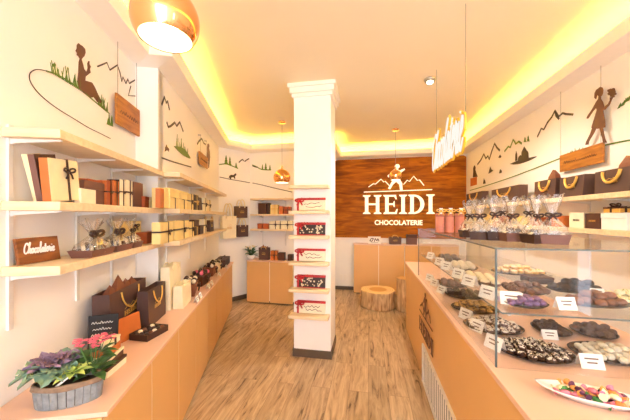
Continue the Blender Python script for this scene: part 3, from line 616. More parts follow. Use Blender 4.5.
decal('mountain_decal', 'dark shrub-like ridge mark left of the second fir group', PC, [[(252, 164.4), (254, 165.8), (257.6, 166.6), (258.6, 168), (255, 167.4), (252.6, 166.4)]], M['ddecal'])
decal('dog_silhouette', 'dark running dog silhouette on the line of the diagonal wall', PB, [[(228.6, 178.6), (229.2, 176), (230.6, 174.8), (233.6, 175), (235, 173.4), (236.4, 173.8), (236, 175.4), (234.8, 176.4), (235.4, 178.6), (234.4, 178.8), (233.6, 177.2), (231.4, 177.4), (230.8, 179.4), (229.8, 179.4), (230, 177.6)]], M['ddecal'])
decal('hill_line', 'dark ground line under the running dog silhouette', PB, [], M['ddecal'], lines=[smooth([(219.5, 177), (230, 179.3), (240, 181), (250, 182.8)])], width=.012)
decal('hill_line', 'dark ground line sloping to the column above rear shelves', PC, [], M['ddecal'], lines=[smooth([(252.5, 183), (262, 185), (274, 188), (292, 192)])], width=.012)
# right wall
wom = [(598.6, 88.5), (600.5, 86.8), (602.8, 87.6), (603.6, 90), (603.3, 93), (602.2, 95.6), (600.8, 96.6), (601.2, 99), (603.2, 102.2), (604.6, 107), (608.4, 103.8), (610.4, 100.2), (611.6, 101), (609.6, 105.2), (605.4, 109.6), (603.6, 110), (603.8, 113), (605.3, 120.5), (605.6, 127.2), (603.2, 127.8), (604.2, 133), (605.6, 139.5), (607.2, 142.6), (603.4, 143), (602.6, 138), (600, 128.5), (596.4, 128.8), (594, 133.5), (589.4, 141.2), (588.8, 144.6), (585.6, 144.9), (586.6, 141.5), (590.4, 134), (592.4, 128.2), (591.8, 127.4), (594.6, 118.5), (597.2, 110), (596.4, 107.8), (593.6, 111), (588.4, 118.6), (586.8, 118.4), (588, 115.6), (592.8, 108.6), (596.4, 102), (598.6, 98.8), (599, 96.4), (597.6, 94.6), (596.2, 99.2), (594.6, 97.5), (595, 93), (596.6, 89.8)]
PR2 = Plane(R.P(0, VRW-.036), -R.d, -R.n)
b_ = MB(); b_.poly(PR2, [PR2.px(x, y) for x, y in wom], .004, 0)
for k in range(13):
    x, y = 612.4+1.05*math.sqrt(k)*math.cos(2.4*k), 92.6+1.1*math.sqrt(k)*math.sin(2.4*k); b_.poly(PR2, [PR2.px(x+1.5*math.cos(i*PI/4), y+1.5*math.sin(i*PI/4)) for i in range(8)], .004, 0)
for k in (-1, 0, 1): b_.poly(PR2, [PR2.px(610.2, 101), PR2.px(611.2, 101.6), PR2.px(612.4+k*2, 95)], .004, 0)
single('woman_silhouette', b_, M['bdecal'], 'large brown silhouette of a walking woman with bouquet and ponytail', 'wall decal')
wood_sign(PR, [(564, 155), (608.3, 142.7), (608.3, 162.5), (564, 172)], [(564.3, 78), (605.3, 50)], 'large wooden plaque hung on wires under the walking woman silhouette', 1)
decal('mountain_decal', 'brown jagged peak outline beside the walking woman silhouette', PR, [], M['ddecal'], lines=[[(537.5, 137), (541.5, 128.5), (544, 129.5), (548, 122), (552, 117), (555.3, 110.5), (557.5, 114.5), (559, 116.5), (563, 113), (566, 114), (573.5, 114.5)], [(555.3, 111), (556.5, 116), (559.5, 119)]], width=.02)
decal('hill_line', 'long green rising hill line above the brown paper bags', PR, [], M['gdecal'], lines=[smooth([(470, 190.5), (490, 184.5), (515, 176), (540, 166.5), (563, 157.5), (590, 149), (615, 143), (640, 138.5)])], width=.012)
decal('mountain_decal', 'brown double-peaked ridge outline near the wood wall', PR, [], M['ddecal'], lines=[[(477.6, 164.5), (481, 160), (484, 154), (486, 158.5), (488, 156), (489.4, 159.5), (492, 151), (494.8, 143.5), (497, 147.5), (500, 150.5)]], width=.03)
decal('mountain_decal', 'olive low ridge outline above the plant island decal', PR, [], M['gdecal'], lines=[[(504.6, 151.5), (508.5, 146.5), (510.5, 147.5), (513.3, 139.5), (516, 143.8), (519, 141.5), (522, 143.6)]], width=.024)
trees(PR, [(525.2, 142, 3, 5), (528.4, 141.4, 3, 6)], None, 'small green fir tree decals at the end of the olive ridge')
g = MB(); g.poly(PR, [PR.px(*c) for c in smooth([(510, 164), (518, 160.6), (528, 158), (537, 156.4), (530, 160.4), (521, 163.6), (514, 164.6)])], .003, .001)
for x, y, w_, h_ in ((516.4, 161, 2.2, 10), (524.5, 159.5, 6.5, 13), (520.5, 161, 5, 6), (527.6, 158.6, 2.6, 8)): g.poly(PR, [PR.px(x-w_/2, y), PR.px(x+w_/2, y-.5), PR.px(x+w_*.38, y-h_*.7), PR.px(x, y-h_), PR.px(x-w_*.4, y-h_*.6)], .003, .001)
single('island_decal', g, M['ddecal'], 'dark island with plants decal between ridge and brown paper bags', 'wall decal')
decal('girl_silhouette', 'small dark sitting girl silhouette on a tiny plaque near the wood wall', PR, [[(473.4, 168), (474.6, 165.2), (475.8, 167.4), (475.4, 169.6), (476.4, 173), (477.8, 176.6), (475.6, 177), (473, 177.4), (473.4, 172)]], M['ddecal'])
decal('plaque_decal', 'tiny wood-coloured square below the small sitting girl silhouette', PR, [[(470.6, 178.5), (477, 176.8), (477, 184.6), (470.6, 186.4)]], M['orange'])
for pts, lb in (([(488.6, 173.6), (490.4, 166.6), (491.6, 169.5), (493.4, 170.4), (490.8, 172.6)], 'small dark goat silhouette below the double-peaked ridge'), ([(499.2, 173.4), (500.4, 169.2), (502, 170.8), (501.6, 173)], 'small dark hare silhouette under the olive ridge'), ([(483.2, 184), (484, 178.6), (485.2, 180.6), (485.8, 183.4)], 'small olive sprout decal on the green hill line'), ([(498.6, 157.6), (500.2, 154.6), (501.6, 156.6), (500.4, 158)], 'tiny dark bird silhouette between the two ridges')):
    decal('animal_silhouette' if 'sprout' not in lb else 'grass_decal', lb, PR, [pts], M['ddecal'])
g = blades(PR, 566, 156.6, 583, 151, 13, 5.5, MB(), 1)
single('grass_decal', g, M['gdecal'], 'short green grass tuft on the hill line by the large plaque', 'wall decal')
g = MB()
for k in range(14):
    t_ = k/13; x, y = 619+t_*14, 107-t_*9+random.uniform(-1, 1); g.poly(PR, [PR.px(x-1.2, y+1), PR.px(x+1.4, y-.3), PR.px(x+.5+random.uniform(-1, 1), y-3.4)], .003, .001)
single('leaf_decal', g, M['gdecal'], 'green leafy sprig decal at the frame edge past the walking woman', 'wall decal')

# ================================================================ log stools and outlet
def log_stool(c, r, h, label, name='log_stool'):
    t = thing(name, label, 'stool', Vector((c.x, c.y, 0)), .4)
    MB().lathe([(r*.98, .0), (r, .03), (r*.97, h*.5), (r, h-.015), (r*.985, h-.002)], 40, wob=lambda w, z: 1+.025*math.sin(3*w+.5)+.02*math.sin(7*w)+.012*math.sin(15*w+9*z)).build('bark', M['bark'], t, smooth=True)
    MB().lathe([(.0001, 0.002), (r*.93, .002), (r*.975, 0)], 40, wob=lambda w, z: 1+.025*math.sin(3*w+.5)+.02*math.sin(7*w)).build('top_face', M['ring'], t).location = (0, 0, h)
log_stool(Vector((1.085, 4.83, 0)), .295, .285, 'wide low log slab stool with pale ringed top on the floor')
log_stool(Vector((1.46, 4.60, 0)), .12, .53, 'tall slim log stool half hidden behind the counter end')
for px, lb in ((341.5, 'white double wall socket, the one nearer the column'), (345.5, 'white double wall socket, the one nearer the cash desk')):
    a_, z_ = PW.px(px, 277); o = MB(); o.prism([PW.p(a_-.035, z_-.06, .0005), PW.p(a_+.03, z_-.06, .0005), PW.p(a_+.03, z_-.06, .012), PW.p(a_-.035, z_-.06, .012)], (0, 0, .12)); single('wall_socket', o, M['trim'], lb, 'socket', 'sockets under the wood wall', bevel=.002)

# ================================================================ goods: builders
def loop_pts(c, ex, ez, s_, side):
    return [c + ex*side*(s_*(.1+.9*math.sin(PI*t/10)**.8))*(1 if 1 else 0)*(.55+.45*math.cos((t-5)*PI/10)) + ez*(s_*.55*math.sin(2*PI*t/10)) for t in range(11)]
def bow(mb, c, s_, ex=Vector((1, 0, 0)), ez=Vector((0, 0, 1)), ey=Vector((0, -1, 0)), tails=True, r=None):
    c = Vector(c); r = (r or s_*.1)*1.25
    for sd in (-1, 1):
        pts = [c + ex*sd*s_*(.5-.5*math.cos(2*PI*t/12)) + ez*s_*(.25*math.sin(2*PI*t/12)+.14*(.5-.5*math.cos(2*PI*t/12))) + ey*s_*.18*math.sin(PI*t/12) for t in range(13)]
        mb.tube(pts, r, 5)
        if tails: mb.tube([c, c+ex*sd*s_*.35-ez*s_*.5+ey*s_*.12, c+ex*sd*s_*.6-ez*s_*1.0+ey*s_*.06], r*.9, 5)
    mb.ball(c, r*1.9, 8, 5); return mb
def gift_box(label, loc, rz, w, d, h, m, lid=None, ribbon=None, style='front', lean=0.0, group=None, cat='gift box', bow_at=None, name='gift_box', logo=None, yaw=0, roll=0.0, band=True):
    """front faces local -y; style: front (lid is the front panel), flat (lid on top), plain"""
    t = thing(name, label, cat, Vector(loc)+Vector((0, 0, w/2*abs(math.sin(roll)))), rz+yaw, group, lean); t.rotation_euler.y = roll
    if style == 'front':
        MB().box(-w/2, w/2, -d*.45, d/2, 0, h).build('box_base', m, t, bevel=.0015)
        MB().box(-w/2-.001, w/2+.001, -d/2, -d*.45-.0006, -0.0, h+.001).build('lid', lid or m, t, bevel=.0015)
    elif style == 'flat':
        MB().box(-w/2, w/2, -d/2, d/2, 0, h*.68).build('box_base', m, t, bevel=.0015)
        MB().box(-w/2-.002, w/2+.002, -d/2-.002, d/2+.002, h*.68+.0006, h).build('lid', lid or m, t, bevel=.0015)
    else: MB().box(-w/2, w/2, -d/2, d/2, 0, h).build('box_base', m, t, bevel=.002)
    if ribbon:
        e = .0035; mb = MB(); rw = min(.012, w*.12); x = w*.1 if style == 'front' else 0
        if style == 'front':
            for (a, b, c, f) in ((x-rw/2, x+rw/2, -d/2-e, -d/2-.001), (x-rw/2, x+rw/2, d/2+.0005, d/2+e)): mb.box(a, b, c, f, 0, h+e)
            mb.box(x-rw/2, x+rw/2, -d/2, d/2, h+.001, h+e)
            zc = h*.55
            if band:
                mb.box(-w/2-e, w/2+e, -d/2-e, -d/2-.001, zc-rw/2, zc+rw/2); mb.box(-w/2-e, -w/2-.001, -d/2, d/2, zc-rw/2, zc+rw/2); mb.box(w/2+.001, w/2+e, -d/2, d/2, zc-rw/2, zc+rw/2)
            bc = Vector((x, -d/2-.008, zc))
        else:
            for s_ in (-1, 1): mb.box(-rw/2, rw/2, min(s_*(d/2+.002), s_*(d/2+.002+e)), max(s_*(d/2+.002), s_*(d/2+.002+e)), 0, h+e); mb.box(min(s_*(w/2+.002), s_*(w/2+.002+e)), max(s_*(w/2+.002), s_*(w/2+.002+e)), -rw/2, rw/2, 0, h+e)
            mb.box(-rw/2, rw/2, -d/2-.002, d/2+.002, h+.0006, h+e); mb.box(-w/2-.002, w/2+.002, -rw/2, rw/2, h+.0006, h+e)
            bc = Vector((0, 0, h+.012))
        rb = mb.build('ribbon', ribbon, t)
        if bow_at is not False:
            bm = MB()
            if bow_at is not None: bc = Vector(bow_at)
            if style == 'front': bow(bm, bc, min(w, h)*.2)
            else: bow(bm, bc, min(w, .14)*.32, ez=Vector((0, -.5, .8)))
            bm.build('bow', ribbon, t, smooth=True)
    if logo:
        mb = MB(); lp = Plane(Vector((0, 0, 0)), Vector((1, 0, 0)), Vector((0, -1, 0))); serif_letters(mb, lp, -w*.22, h*.45, w*.44, h*.12, .0015, d/2+.0005); mb.build('lettering', logo, t)
    return t
def paper_bag(label, loc, rz, w, d, h, m, handle, tissue=None, logo=None, group=None, yaw=0, name='paper_bag', cat='bag', hr=.0045, hh=.38, drop=False, tag_=None, tx=0):
    t = thing(name, label, cat, loc, rz+yaw, group)
    k = .94; ins = .003; zi = h*.55
    vs = [(-w/2*k, -d/2, 0), (w/2*k, -d/2, 0), (w/2*k, d/2, 0), (-w/2*k, d/2, 0), (-w/2, -d*.42, h), (w/2, -d*.42, h), (w/2, d*.42, h), (-w/2, d*.42, h)]
    vs += [(-w/2+ins, -d*.42+ins, h), (w/2-ins, -d*.42+ins, h), (w/2-ins, d*.42-ins, h), (-w/2+ins, d*.42-ins, h), (-w/2*k+ins, -d/2*.9+ins, zi), (w/2*k-ins, -d/2*.9+ins, zi), (w/2*k-ins, d/2*.9-ins, zi), (-w/2*k+ins, d/2*.9-ins, zi)]
    vs += [(-w/2*k-.001, 0, h*.1), (-w/2+.012, 0, h), (w/2*k+.001, 0, h*.1), (w/2-.012, 0, h)]
    fs = [(0, 3, 2, 1), (0, 1, 5, 4), (2, 3, 7, 6), (4, 5, 9, 8), (5, 6, 10, 9), (6, 7, 11, 10), (7, 4, 8, 11), (8, 9, 13, 12), (9, 10, 14, 13), (10, 11, 15, 14), (11, 8, 12, 15), (12, 13, 14, 15), (3, 0, 4, 7), (1, 2, 6, 5)]
    MB().add(vs[:16], fs).build('bag_body', m, t)
    for s_ in (-1, 1):
        y = s_*(d*.42+.001); pts = []
        sgn = -1 if (drop and s_ < 0) else 1
        if drop and s_ > 0: continue
        for i in range(15):
            a = PI*i/14; pts.append(Vector((-w*.24*math.cos(a), y+(s_*.012*math.sin(a) if sgn < 0 else 0) + s_*.004, h*.94 + sgn*(h*hh*math.sin(a)) + (0 if sgn > 0 else -.0))))
        pts = [pts[0]-Vector((0, 0, h*.06))]+pts+[pts[-1]-Vector((0, 0, h*.06))] if sgn > 0 else pts
        MB().tube(pts, hr, 6).build('handle', handle, t, smooth=True)
    if tissue:
        mb = MB()
        if tx:
            x = tx*w; mb.add([(x-w*.17, -d*.25, h*.8), (x+w*.2, -d*.25, h*.8), (x+w*.2, d*.25, h*.8), (x-w*.17, d*.25, h*.8), (x-w*.13, -d*.18, h*1.16), (x+w*.17, -d*.18, h*1.22), (x+w*.17, d*.18, h*1.2), (x-w*.13, d*.18, h*1.14), (x-w*.02, -d*.04, h*1.5), (x+w*.05, d*.04, h*1.46)],
              [(3, 2, 1, 0), (0, 1, 5, 4), (1, 2, 6, 5), (2, 3, 7, 6), (3, 0, 4, 7), (4, 5, 8), (5, 6, 9, 8), (6, 7, 9), (7, 4, 8, 9)])
        for q in range(0 if tx else 4):
            x = (q-1.5)*w*.2+tx*w; hgt = h*((.55 if tx else .26) if q == (1 if tx <= 0 else 2) else .12)*(1.1 if tx else 1); n = 7
            base = [(x-w*.2, -d*.3, h*.8), (x+w*.2, -d*.25, h*.8), (x+w*.22, d*.3, h*.82), (x-w*.2, d*.3, h*.82)]
            mb.add([(max(-w*.47, min(w*.47, b[0])), b[1], b[2]) for b in base]+[(max(-w*.45, min(w*.45, x+random.uniform(-.05, .05)*w)), random.uniform(-.1, .1)*d, h+hgt)], [(0, 1, 4), (1, 2, 4), (2, 3, 4), (3, 0, 4), (3, 2, 1, 0)])
        mb.build('tissue_paper', tissue, t)
    if logo:
        mb = MB(); lp = Plane(Vector((0, 0, 0)), Vector((1, 0, 0)), Vector((0, -1, 0)))
        serif_letters(mb, lp, -w*.17, h*.42, w*.34, h*.10, .0015, d*.47); mb.strip(lp, [(-w*.16, h*.56), (-w*.06, h*.62), (0, h*.58), (w*.07, h*.64), (w*.17, h*.56)], .003, .0015, d*.47)
        mb.build('lettering', logo, t)
    return t
def wavy(w): return lambda a, z: 1+.09*math.sin(5*a+w)+.06*math.sin(9*a-3*w)
def cello_gift(label, loc, rz, w, d, h, traym, goods, group, sticks=False, tagm=None):
    t = thing('cellophane_gift', label, 'gift bundle', loc, rz, group)
    th = h*.2
    MB().add([(-w*.42, -d*.42, 0), (w*.42, -d*.42, 0), (w*.42, d*.42, 0), (-w*.42, d*.42, 0), (-w/2, -d/2, th), (w/2, -d/2, th), (w/2, d/2, th), (-w/2, d/2, th), (-w*.47, -d*.47, th), (w*.47, -d*.47, th), (w*.47, d*.47, th), (-w*.47, d*.47, th), (-w*.42, -d*.42, .006), (w*.42, -d*.42, .006), (w*.42, d*.42, .006), (-w*.42, d*.42, .006)],
      [(3, 2, 1, 0), (0, 1, 5, 4), (1, 2, 6, 5), (2, 3, 7, 6), (3, 0, 4, 7), (4, 5, 9, 8), (5, 6, 10, 9), (6, 7, 11, 10), (7, 4, 8, 11), (8, 9, 13, 12), (9, 10, 14, 13), (10, 11, 15, 14), (11, 8, 12, 15), (12, 13, 14, 15)]).build('tray', traym, t)
    mb = MB(); wm = MB()
    if sticks:
        for k in range(6):
            x = (k-2.5)*w*.15; (mb if k % 2 else wm).box(-.006, .006, -.006, .006, 0, th*1.9, Matrix.Translation((x, -d*.05, .008)) @ Matrix.Rotation(.35, 4, 'Y') @ Matrix.Rotation(-.3, 4, 'X'))
    else:
        for k in range(9):
            x, y = ((k % 3)-1)*w*.28, ((k//3)-1)*d*.26; (wm if k in (2, 3, 7) else mb).ball((x, y, th*.75+random.uniform(0, .01)), min(w, d)*.135, 8, 5)
    mb.build('dark_sweets', goods, t, smooth=True); wm.build('white_sweets', M['whitechoc'], t, smooth=True)
    ph = random.uniform(0, 6); zn = h*.6
    prof = [(.44, th*.4), (.48, th*1.05), (.43, th*1.7), (.25, zn*.82), (.07, zn), (.09, zn*1.04), (.24, h*.82), (.36, h)]
    n = 22; vs, fs = [], []
    for i, (r_, z) in enumerate(prof):
        for k in range(n):
            a = 2*PI*k/n; q = 1+(.12*math.sin(5*a+ph)+.1*math.sin(9*a+2*ph))*(.3 if z < zn else 1.6); sq = 1/max(abs(math.cos(a)), abs(math.sin(a)))**(.8 if z < zn*.7 else 0)
            vs.append((r_*w*q*sq*math.cos(a), r_*d*q*sq*math.sin(a)*(.7 if z > zn else 1), z+(h*.07*math.sin(4*a+ph) if i == len(prof)-1 else 0)))
    for i in range(len(prof)-1):
        for k in range(n): fs.append((i*n+k, i*n+(k+1) % n, (i+1)*n+(k+1) % n, (i+1)*n+k))
    MB().add(vs, fs).build('cellophane', M['cello'], t, smooth=True)
    bow(MB(), (0, -.07*d-.004, zn), w*.26, r=w*.035).build('bow', M['ribbon'], t, smooth=True)
    return t
def price_card(c, rz, w, h, label, group=None):
    t = thing('price_card', label, 'price card', c, rz, group); dd = h*.75
    lp = h/math.cos(math.atan2(dd/2, h)); mb = MB()
    mb.add([(-w/2, -dd/2, 0), (w/2, -dd/2, 0), (w/2, 0, h), (-w/2, 0, h), (-w/2, dd/2, 0), (w/2, dd/2, 0), (-w/2, -dd/2+.0015, 0), (w/2, -dd/2+.0015, 0), (w/2, 0, h-.002), (-w/2, 0, h-.002), (-w/2, dd/2-.0015, 0), (w/2, dd/2-.0015, 0)],
      [(0, 1, 2, 3), (3, 2, 5, 4), (7, 6, 9, 8), (9, 10, 11, 8), (0, 6, 7, 1), (4, 5, 11, 10), (0, 3, 9, 6), (3, 4, 10, 9), (1, 7, 8, 2), (2, 8, 11, 5)]).build('card', M['paper'], t)
    mb = MB()
    for k, (a, b) in enumerate(((-.3, .3), (-.22, .22))):
        f = .62-.26*k; y = -dd/2*(1-f); z = h*f; nn = Vector((0, -h, dd/2)).normalized()*.0006
        mb.add([Vector((w*a, y-.0, z))+nn, Vector((w*b, y, z))+nn, Vector((w*b, y+dd/2*.1, z+h*.1))+nn, Vector((w*a, y+dd/2*.1, z+h*.1))+nn], [(0, 1, 2, 3)])
    mb.build('printed_line', M['ink'], t)
    return t
# ================================================================ goods on the shelves over the long counter
def lbox(fr_v, px0, px1, depth, z, h, label, m, lid=None, ribbon=None, style='front', group=None, lean=0.0, sec=1, name='gift_box', bow_at=None, cat='gift box', yaw=0, logo=None, roll=0.0, band=True):
    u0, u1 = L.u_at(fr_v, px0), L.u_at(fr_v, px1); c = L.P((u0+u1)/2, fr_v-depth/2, z+(depth/2*math.sin(-lean) if lean else 0)+.001)
    return gift_box(label, c, L.th+PI/2, u1-u0, depth, h, m, lid, ribbon, style, lean, group, cat, bow_at, name, logo, yaw, roll, band)
G = 'boxes on the middle shelf'
# the near group on the middle shelf: tall boxes standing on end, the end ones leaning
def endbox(px, v0, v1, th, h, tilt, label, m, lid=None):   # a tall thin box facing the near end of the shelf
    u = L.u_at((v0+v1)/2, px); c = L.P(u, (v0+v1)/2, SZ[1]+.001+abs(math.sin(tilt))*th*.5)
    return gift_box(label, c, L.th, v1-v0, th, h, m, lid, None, 'front', tilt, G)
lbox(-1.01, 39, 52, .022, SZ[1], .205, 'thin cream box leaning at the shelf end beside the wide brown box', M['cream'], M['cream2'], None, 'plain', G, -.03, roll=-.27)
lbox(-.975, 43, 63, .026, SZ[1], .2, 'wide dark brown box leaning behind the large cream box with brown bow', M['mauve'], M['brown'], None, 'front', G, -.03, roll=-.2)
lbox(-.93, 52, 80.5, .036, SZ[1], .185, 'large pale cream box with brown bow and orange spine on the middle shelf', M['orange'], M['cream'], M['ribbon'], 'front', G, -.02, bow_at=(.014, -.026, .135), roll=-.1, band=False)
lbox(-.92, 81, 96, .03, SZ[1], .075, 'small plain cream box beside the large bow-tied cream box', M['cream2'], None, None, 'plain', G)
lbox(-.955, 84, 104.5, .05, SZ[1], .125, 'mauve-brown box with an orange lid behind the small plain cream box', M['mauve'], M['mauve'], None, 'flat', G)
lbox(-.965, 88, 104, .06, SZ[1]+.127, .012, 'flat rust-coloured box lying on the mauve-brown box', M['rust'], M['orange'], None, 'plain', G)
lbox(-.94, 107, 113, .07, SZ[1], .145, 'orange box with brown ribbon, next to the mauve-brown box', M['orange'], M['rust'], M['ribbon'], 'front', G)
lbox(-.93, 113.5, 119, .07, SZ[1], .15, 'orange box with brown ribbon, next to the ivory boxes', M['orange'], None, M['ribbon'], 'front', G)
lbox(-.93, 120, 125.5, .075, SZ[1], .165, 'ivory upright box with brown bow, between orange and pale yellow boxes', M['dark'], M['cream2'], M['ribbon'], 'front', G)
lbox(-.94, 126, 132.5, .07, SZ[1], .175, 'pale yellow upright box with brown bow beside the tall mauve box', M['yellow'], M['cream2'], M['ribbon'], 'front', G)
lbox(-.95, 134, 143, .07, SZ[1], .18, 'tall plain mauve-brown box next to the pale yellow bow-tied box', M['mauve'], None, None, 'plain', G)
lbox(-.93, 144.5, 149, .05, SZ[1], .085, 'small rust box at the end of the near middle shelf', M['rust'], None, None, 'flat', G)
lbox(-.93, 150, 157, .05, SZ[1], .085, 'small cream box at the end of the near middle shelf', M['cream'], None, None, 'flat', G)
# far run, middle shelf
G2 = 'tied boxes on the far middle shelf'
far = [(160.5, 164, .14, 'orange', .035, 0, 'orange plain upright box first on the far middle shelf'), (164.5, 169, .15, 'yellow', None, 0, 'pale yellow plain upright box second on the far middle shelf')]
for p0, p1, h, m, r, sp, lb in far: lbox(-.80, p0, p1, r or .09, SZ[1], h, lb, M[m], None, None, 'front', G2)
def stack2(v, p0, p1, h1, h2, lab1, lab2, m=('yellow', 'yellow')):
    lbox(v, p0, p1, .10, SZ[1], h1, lab1, M[m[0]], None, M['ribbon'], 'flat', G2, bow_at=False)
    lbox(v, p0, p1, .10, SZ[1]+h1+.005, h2, lab2, M[m[1]], None, None, 'flat', G2)
stack2(-.79, 170, 179.5, .085, .07, 'pale yellow box with brown band under another, beside the plain upright boxes', 'pale yellow box topmost on the first banded box of the far middle shelf')
stack2(-.79, 180, 187.5, .085, .07, 'pale yellow banded box, lower of the second stack on far middle shelf', 'pale yellow box, upper of the second stack on far middle shelf')
lbox(-.79, 188, 193.5, .09, SZ[1], .155, 'pale yellow tall box with dark bow after the two stacks', M['yellow'], None, M['ribbon'], 'front', G2)
lbox(-.79, 194.2, 198.5, .09, SZ[1], .16, 'dark brown box with bow between pale boxes on the far middle shelf', M['brown'], M['dark'], M['gold'], 'front', G2)
lbox(-.79, 199.2, 202.5, .09, SZ[1], .14, 'dark chocolate-coloured box leaning by ivory boxes on the far middle shelf', M['dark'], M['brown'], None, 'front', G2, -.08)
lbox(-.79, 203.2, 207, .09, SZ[1], .15, 'ivory box with dark bow, first of two near the shelf end', M['cream2'], None, M['ribbon'], 'front', G2)
lbox(-.79, 207.6, 211, .09, SZ[1], .14, 'ivory box with dark bow, second of two near the shelf end', M['cream'], None, M['ribbon'], 'front', G2)
# bottom shelf: plaque, cellophane gifts, boxes
pa, pb_ = at(19.5, 266, SZ[2]), at(61, 259.3, SZ[2]); w_ = (pb_-pa).length
t = thing('script_plaque', 'dark wooden plaque with white script leaning on the bottom shelf', 'plaque', (pa+pb_)/2+Vector((0, 0, .003)), math.atan2((pb_-pa).y, (pb_-pa).x), None, -.16)
MB().box(-w_/2, w_/2, 0, .014, 0, .112).build('board', M['plaque'], t, bevel=.002)
lp0 = Plane(Vector((0, 0, 0)), Vector((1, 0, 0)), Vector((0, -1, 0)))
script_on(MB(), lp0, -w_*.38, .044, w_*.76, 'Chocolaterie', .0048, .002, 0, .046).build('lettering', M['white'], t)
for px0, px1, v, lb in ((86, 111, -.895, 'cellophane gift with striped sweets in mauve tray nearest the script plaque'), (112, 130, -.895, 'cellophane gift in mauve tray between two others on the bottom shelf'), (130.5, 140, -.895, 'cellophane gift in mauve tray in front of the tall bow-tied yellow box')):
    u0, u1 = L.u_at(v, px0), L.u_at(v, px1)
    cello_gift(lb, L.P((u0+u1)/2, v-.03, SZ[2]+.001), L.th+PI/2, u1-u0-.004, .11, .185, M['mauve'], M['choc'], 'cellophane gifts on the bottom shelf', True)
lbox(-1.0, 121, 141, .05, SZ[2], .17, 'tall yellow-cream box with large dark bow on the bottom shelf', M['yellow'], None, M['ribbon'], 'front', None, bow_at=(.045, -.036, .135), band=False)
lbox(-.92, 146.5, 157, .07, SZ[2], .085, 'plain rust-brown cube box at the end of the near bottom shelf', M['rust'], None, None, 'flat', None)
G3 = 'boxes on the far bottom shelf'
lbox(-.80, 160.5, 173, .06, SZ[2], .16, 'pale yellow box with dark bow, first on the far bottom shelf', M['yellow'], None, M['ribbon'], 'front', G3)
lbox(-.80, 175, 189, .06, SZ[2], .165, 'wide pale yellow box with dark bow, second on the far bottom shelf', M['yellow'], None, M['ribbon'], 'front', G3)
lbox(-.80, 189.5, 194, .07, SZ[2], .15, 'pale yellow narrow box with bow, third on the far bottom shelf', M['yellow'], None, M['ribbon'], 'front', G3)
lbox(-.80, 194.5, 199, .09, SZ[2], .09, 'dark brown bow-tied box under a brown box on the far bottom shelf', M['dark'], M['brown'], M['gold'], 'flat', G3, bow_at=False)
lbox(-.80, 194.5, 199, .09, SZ[2]+.096, .07, 'brown box lying on the dark bow-tied box of far bottom shelf', M['brown'], None, None, 'flat', G3)
lbox(-.80, 199.8, 203.5, .09, SZ[2], .10, 'dark brown box with ivory neighbour on the far bottom shelf', M['dark'], M['brown'], None, 'flat', G3)
lbox(-.80, 204, 206.5, .07, SZ[2], .17, 'slim ivory upright box on the far bottom shelf', M['cream2'], None, M['ribbon'], 'front', G3)
u_ = L.u_at(-.81, 211); paper_bag('small dark brown bag with gold print on the far bottom shelf', L.P(u_, -.84, SZ[2]+.001), L.th+PI/2, .24, .09, .15, M['bagp'], M['gold'], None, M['gold'])
# bags hanging on the diagonal wall
for (x, y0, y1, wpx, m, lb) in ((225.5, 216, 238, 14, 'bagc', 'large cream bag hanging on the diagonal wall beside the shelf ends'), (238, 206.5, 218, 11, 'bagp', 'dark brown bag with cream handles hanging on diagonal wall, upper one'), (238.8, 225, 236.5, 11, 'bagp', 'dark brown bag hanging on the diagonal wall, lower one')):
    a_, zt1 = PB.px(x, y0); zb1 = PB.px(x, y1)[1]; aw = abs(PB.px(x+wpx/2, y0)[0]-PB.px(x-wpx/2, y0)[0])
    b = paper_bag(lb, PB.p(a_, zb1, .09), PB.rotz(), aw, .1, zt1-zb1, M[m], M['cream'], None, M['gold'], 'bags on the diagonal wall', hh=.62, hr=.009)
    MB().tube([(0, .07, zt1-zb1+.055), (0, .03, zt1-zb1+.055), (0, .03, zt1-zb1+.08)], .004, 6).build('wall_hook', M['steel'], b)

# ================================================================ goods on the long low counter
CT = .777
# plant trough
tp = thing('plant_trough', 'oval slatted grey plant trough with cabbage, lime succulent and pink flowers', 'planter', Vector((-1.03, 1.175, CT)), .33)   # local x along the wall
W_, D_, H_ = .122, .064, .088
q = MB()
n = 26
for i in range(n):
    a0_, a1_ = 2*PI*(i+.06)/n, 2*PI*(i+.94)/n
    def e(a, k, z): return Vector((W_*k*math.cos(a), D_*k*math.sin(a), z))
    dz = random.uniform(-.003, .003)
    q.add([e(a0_, .93, 0), e(a1_, .93, 0), e(a1_, 1, H_-.008+dz), e(a0_, 1, H_-.008+dz), e(a0_, .87, 0), e(a1_, .87, 0), e(a1_, .94, H_-.008+dz), e(a0_, .94, H_-.008+dz)], [(0, 1, 2, 3), (5, 4, 7, 6), (3, 2, 6, 7), (0, 3, 7, 4), (1, 5, 6, 2), (0, 4, 5, 1)])
q.build('slat_wall', M['slatp'], tp)
MB().lathe([(.0001, .002), (.9, .002), (.93, H_-.02), (.0001, H_-.015)], 32, W_, D_).build('soil', M['soil'], tp)
q = MB()
for k, rr in ((0, 1.0), (1, .985), (2, .965)): q.tube([(W_*rr*math.cos(a)+random.uniform(-.001, .001), D_*rr*math.sin(a), H_-.010+.006*k+.002*math.sin(5*a+k)) for a in [2*PI*i/40 for i in range(40)]], .0055, 6, True)
q.build('twig_rim', M['twig'], tp, smooth=True)
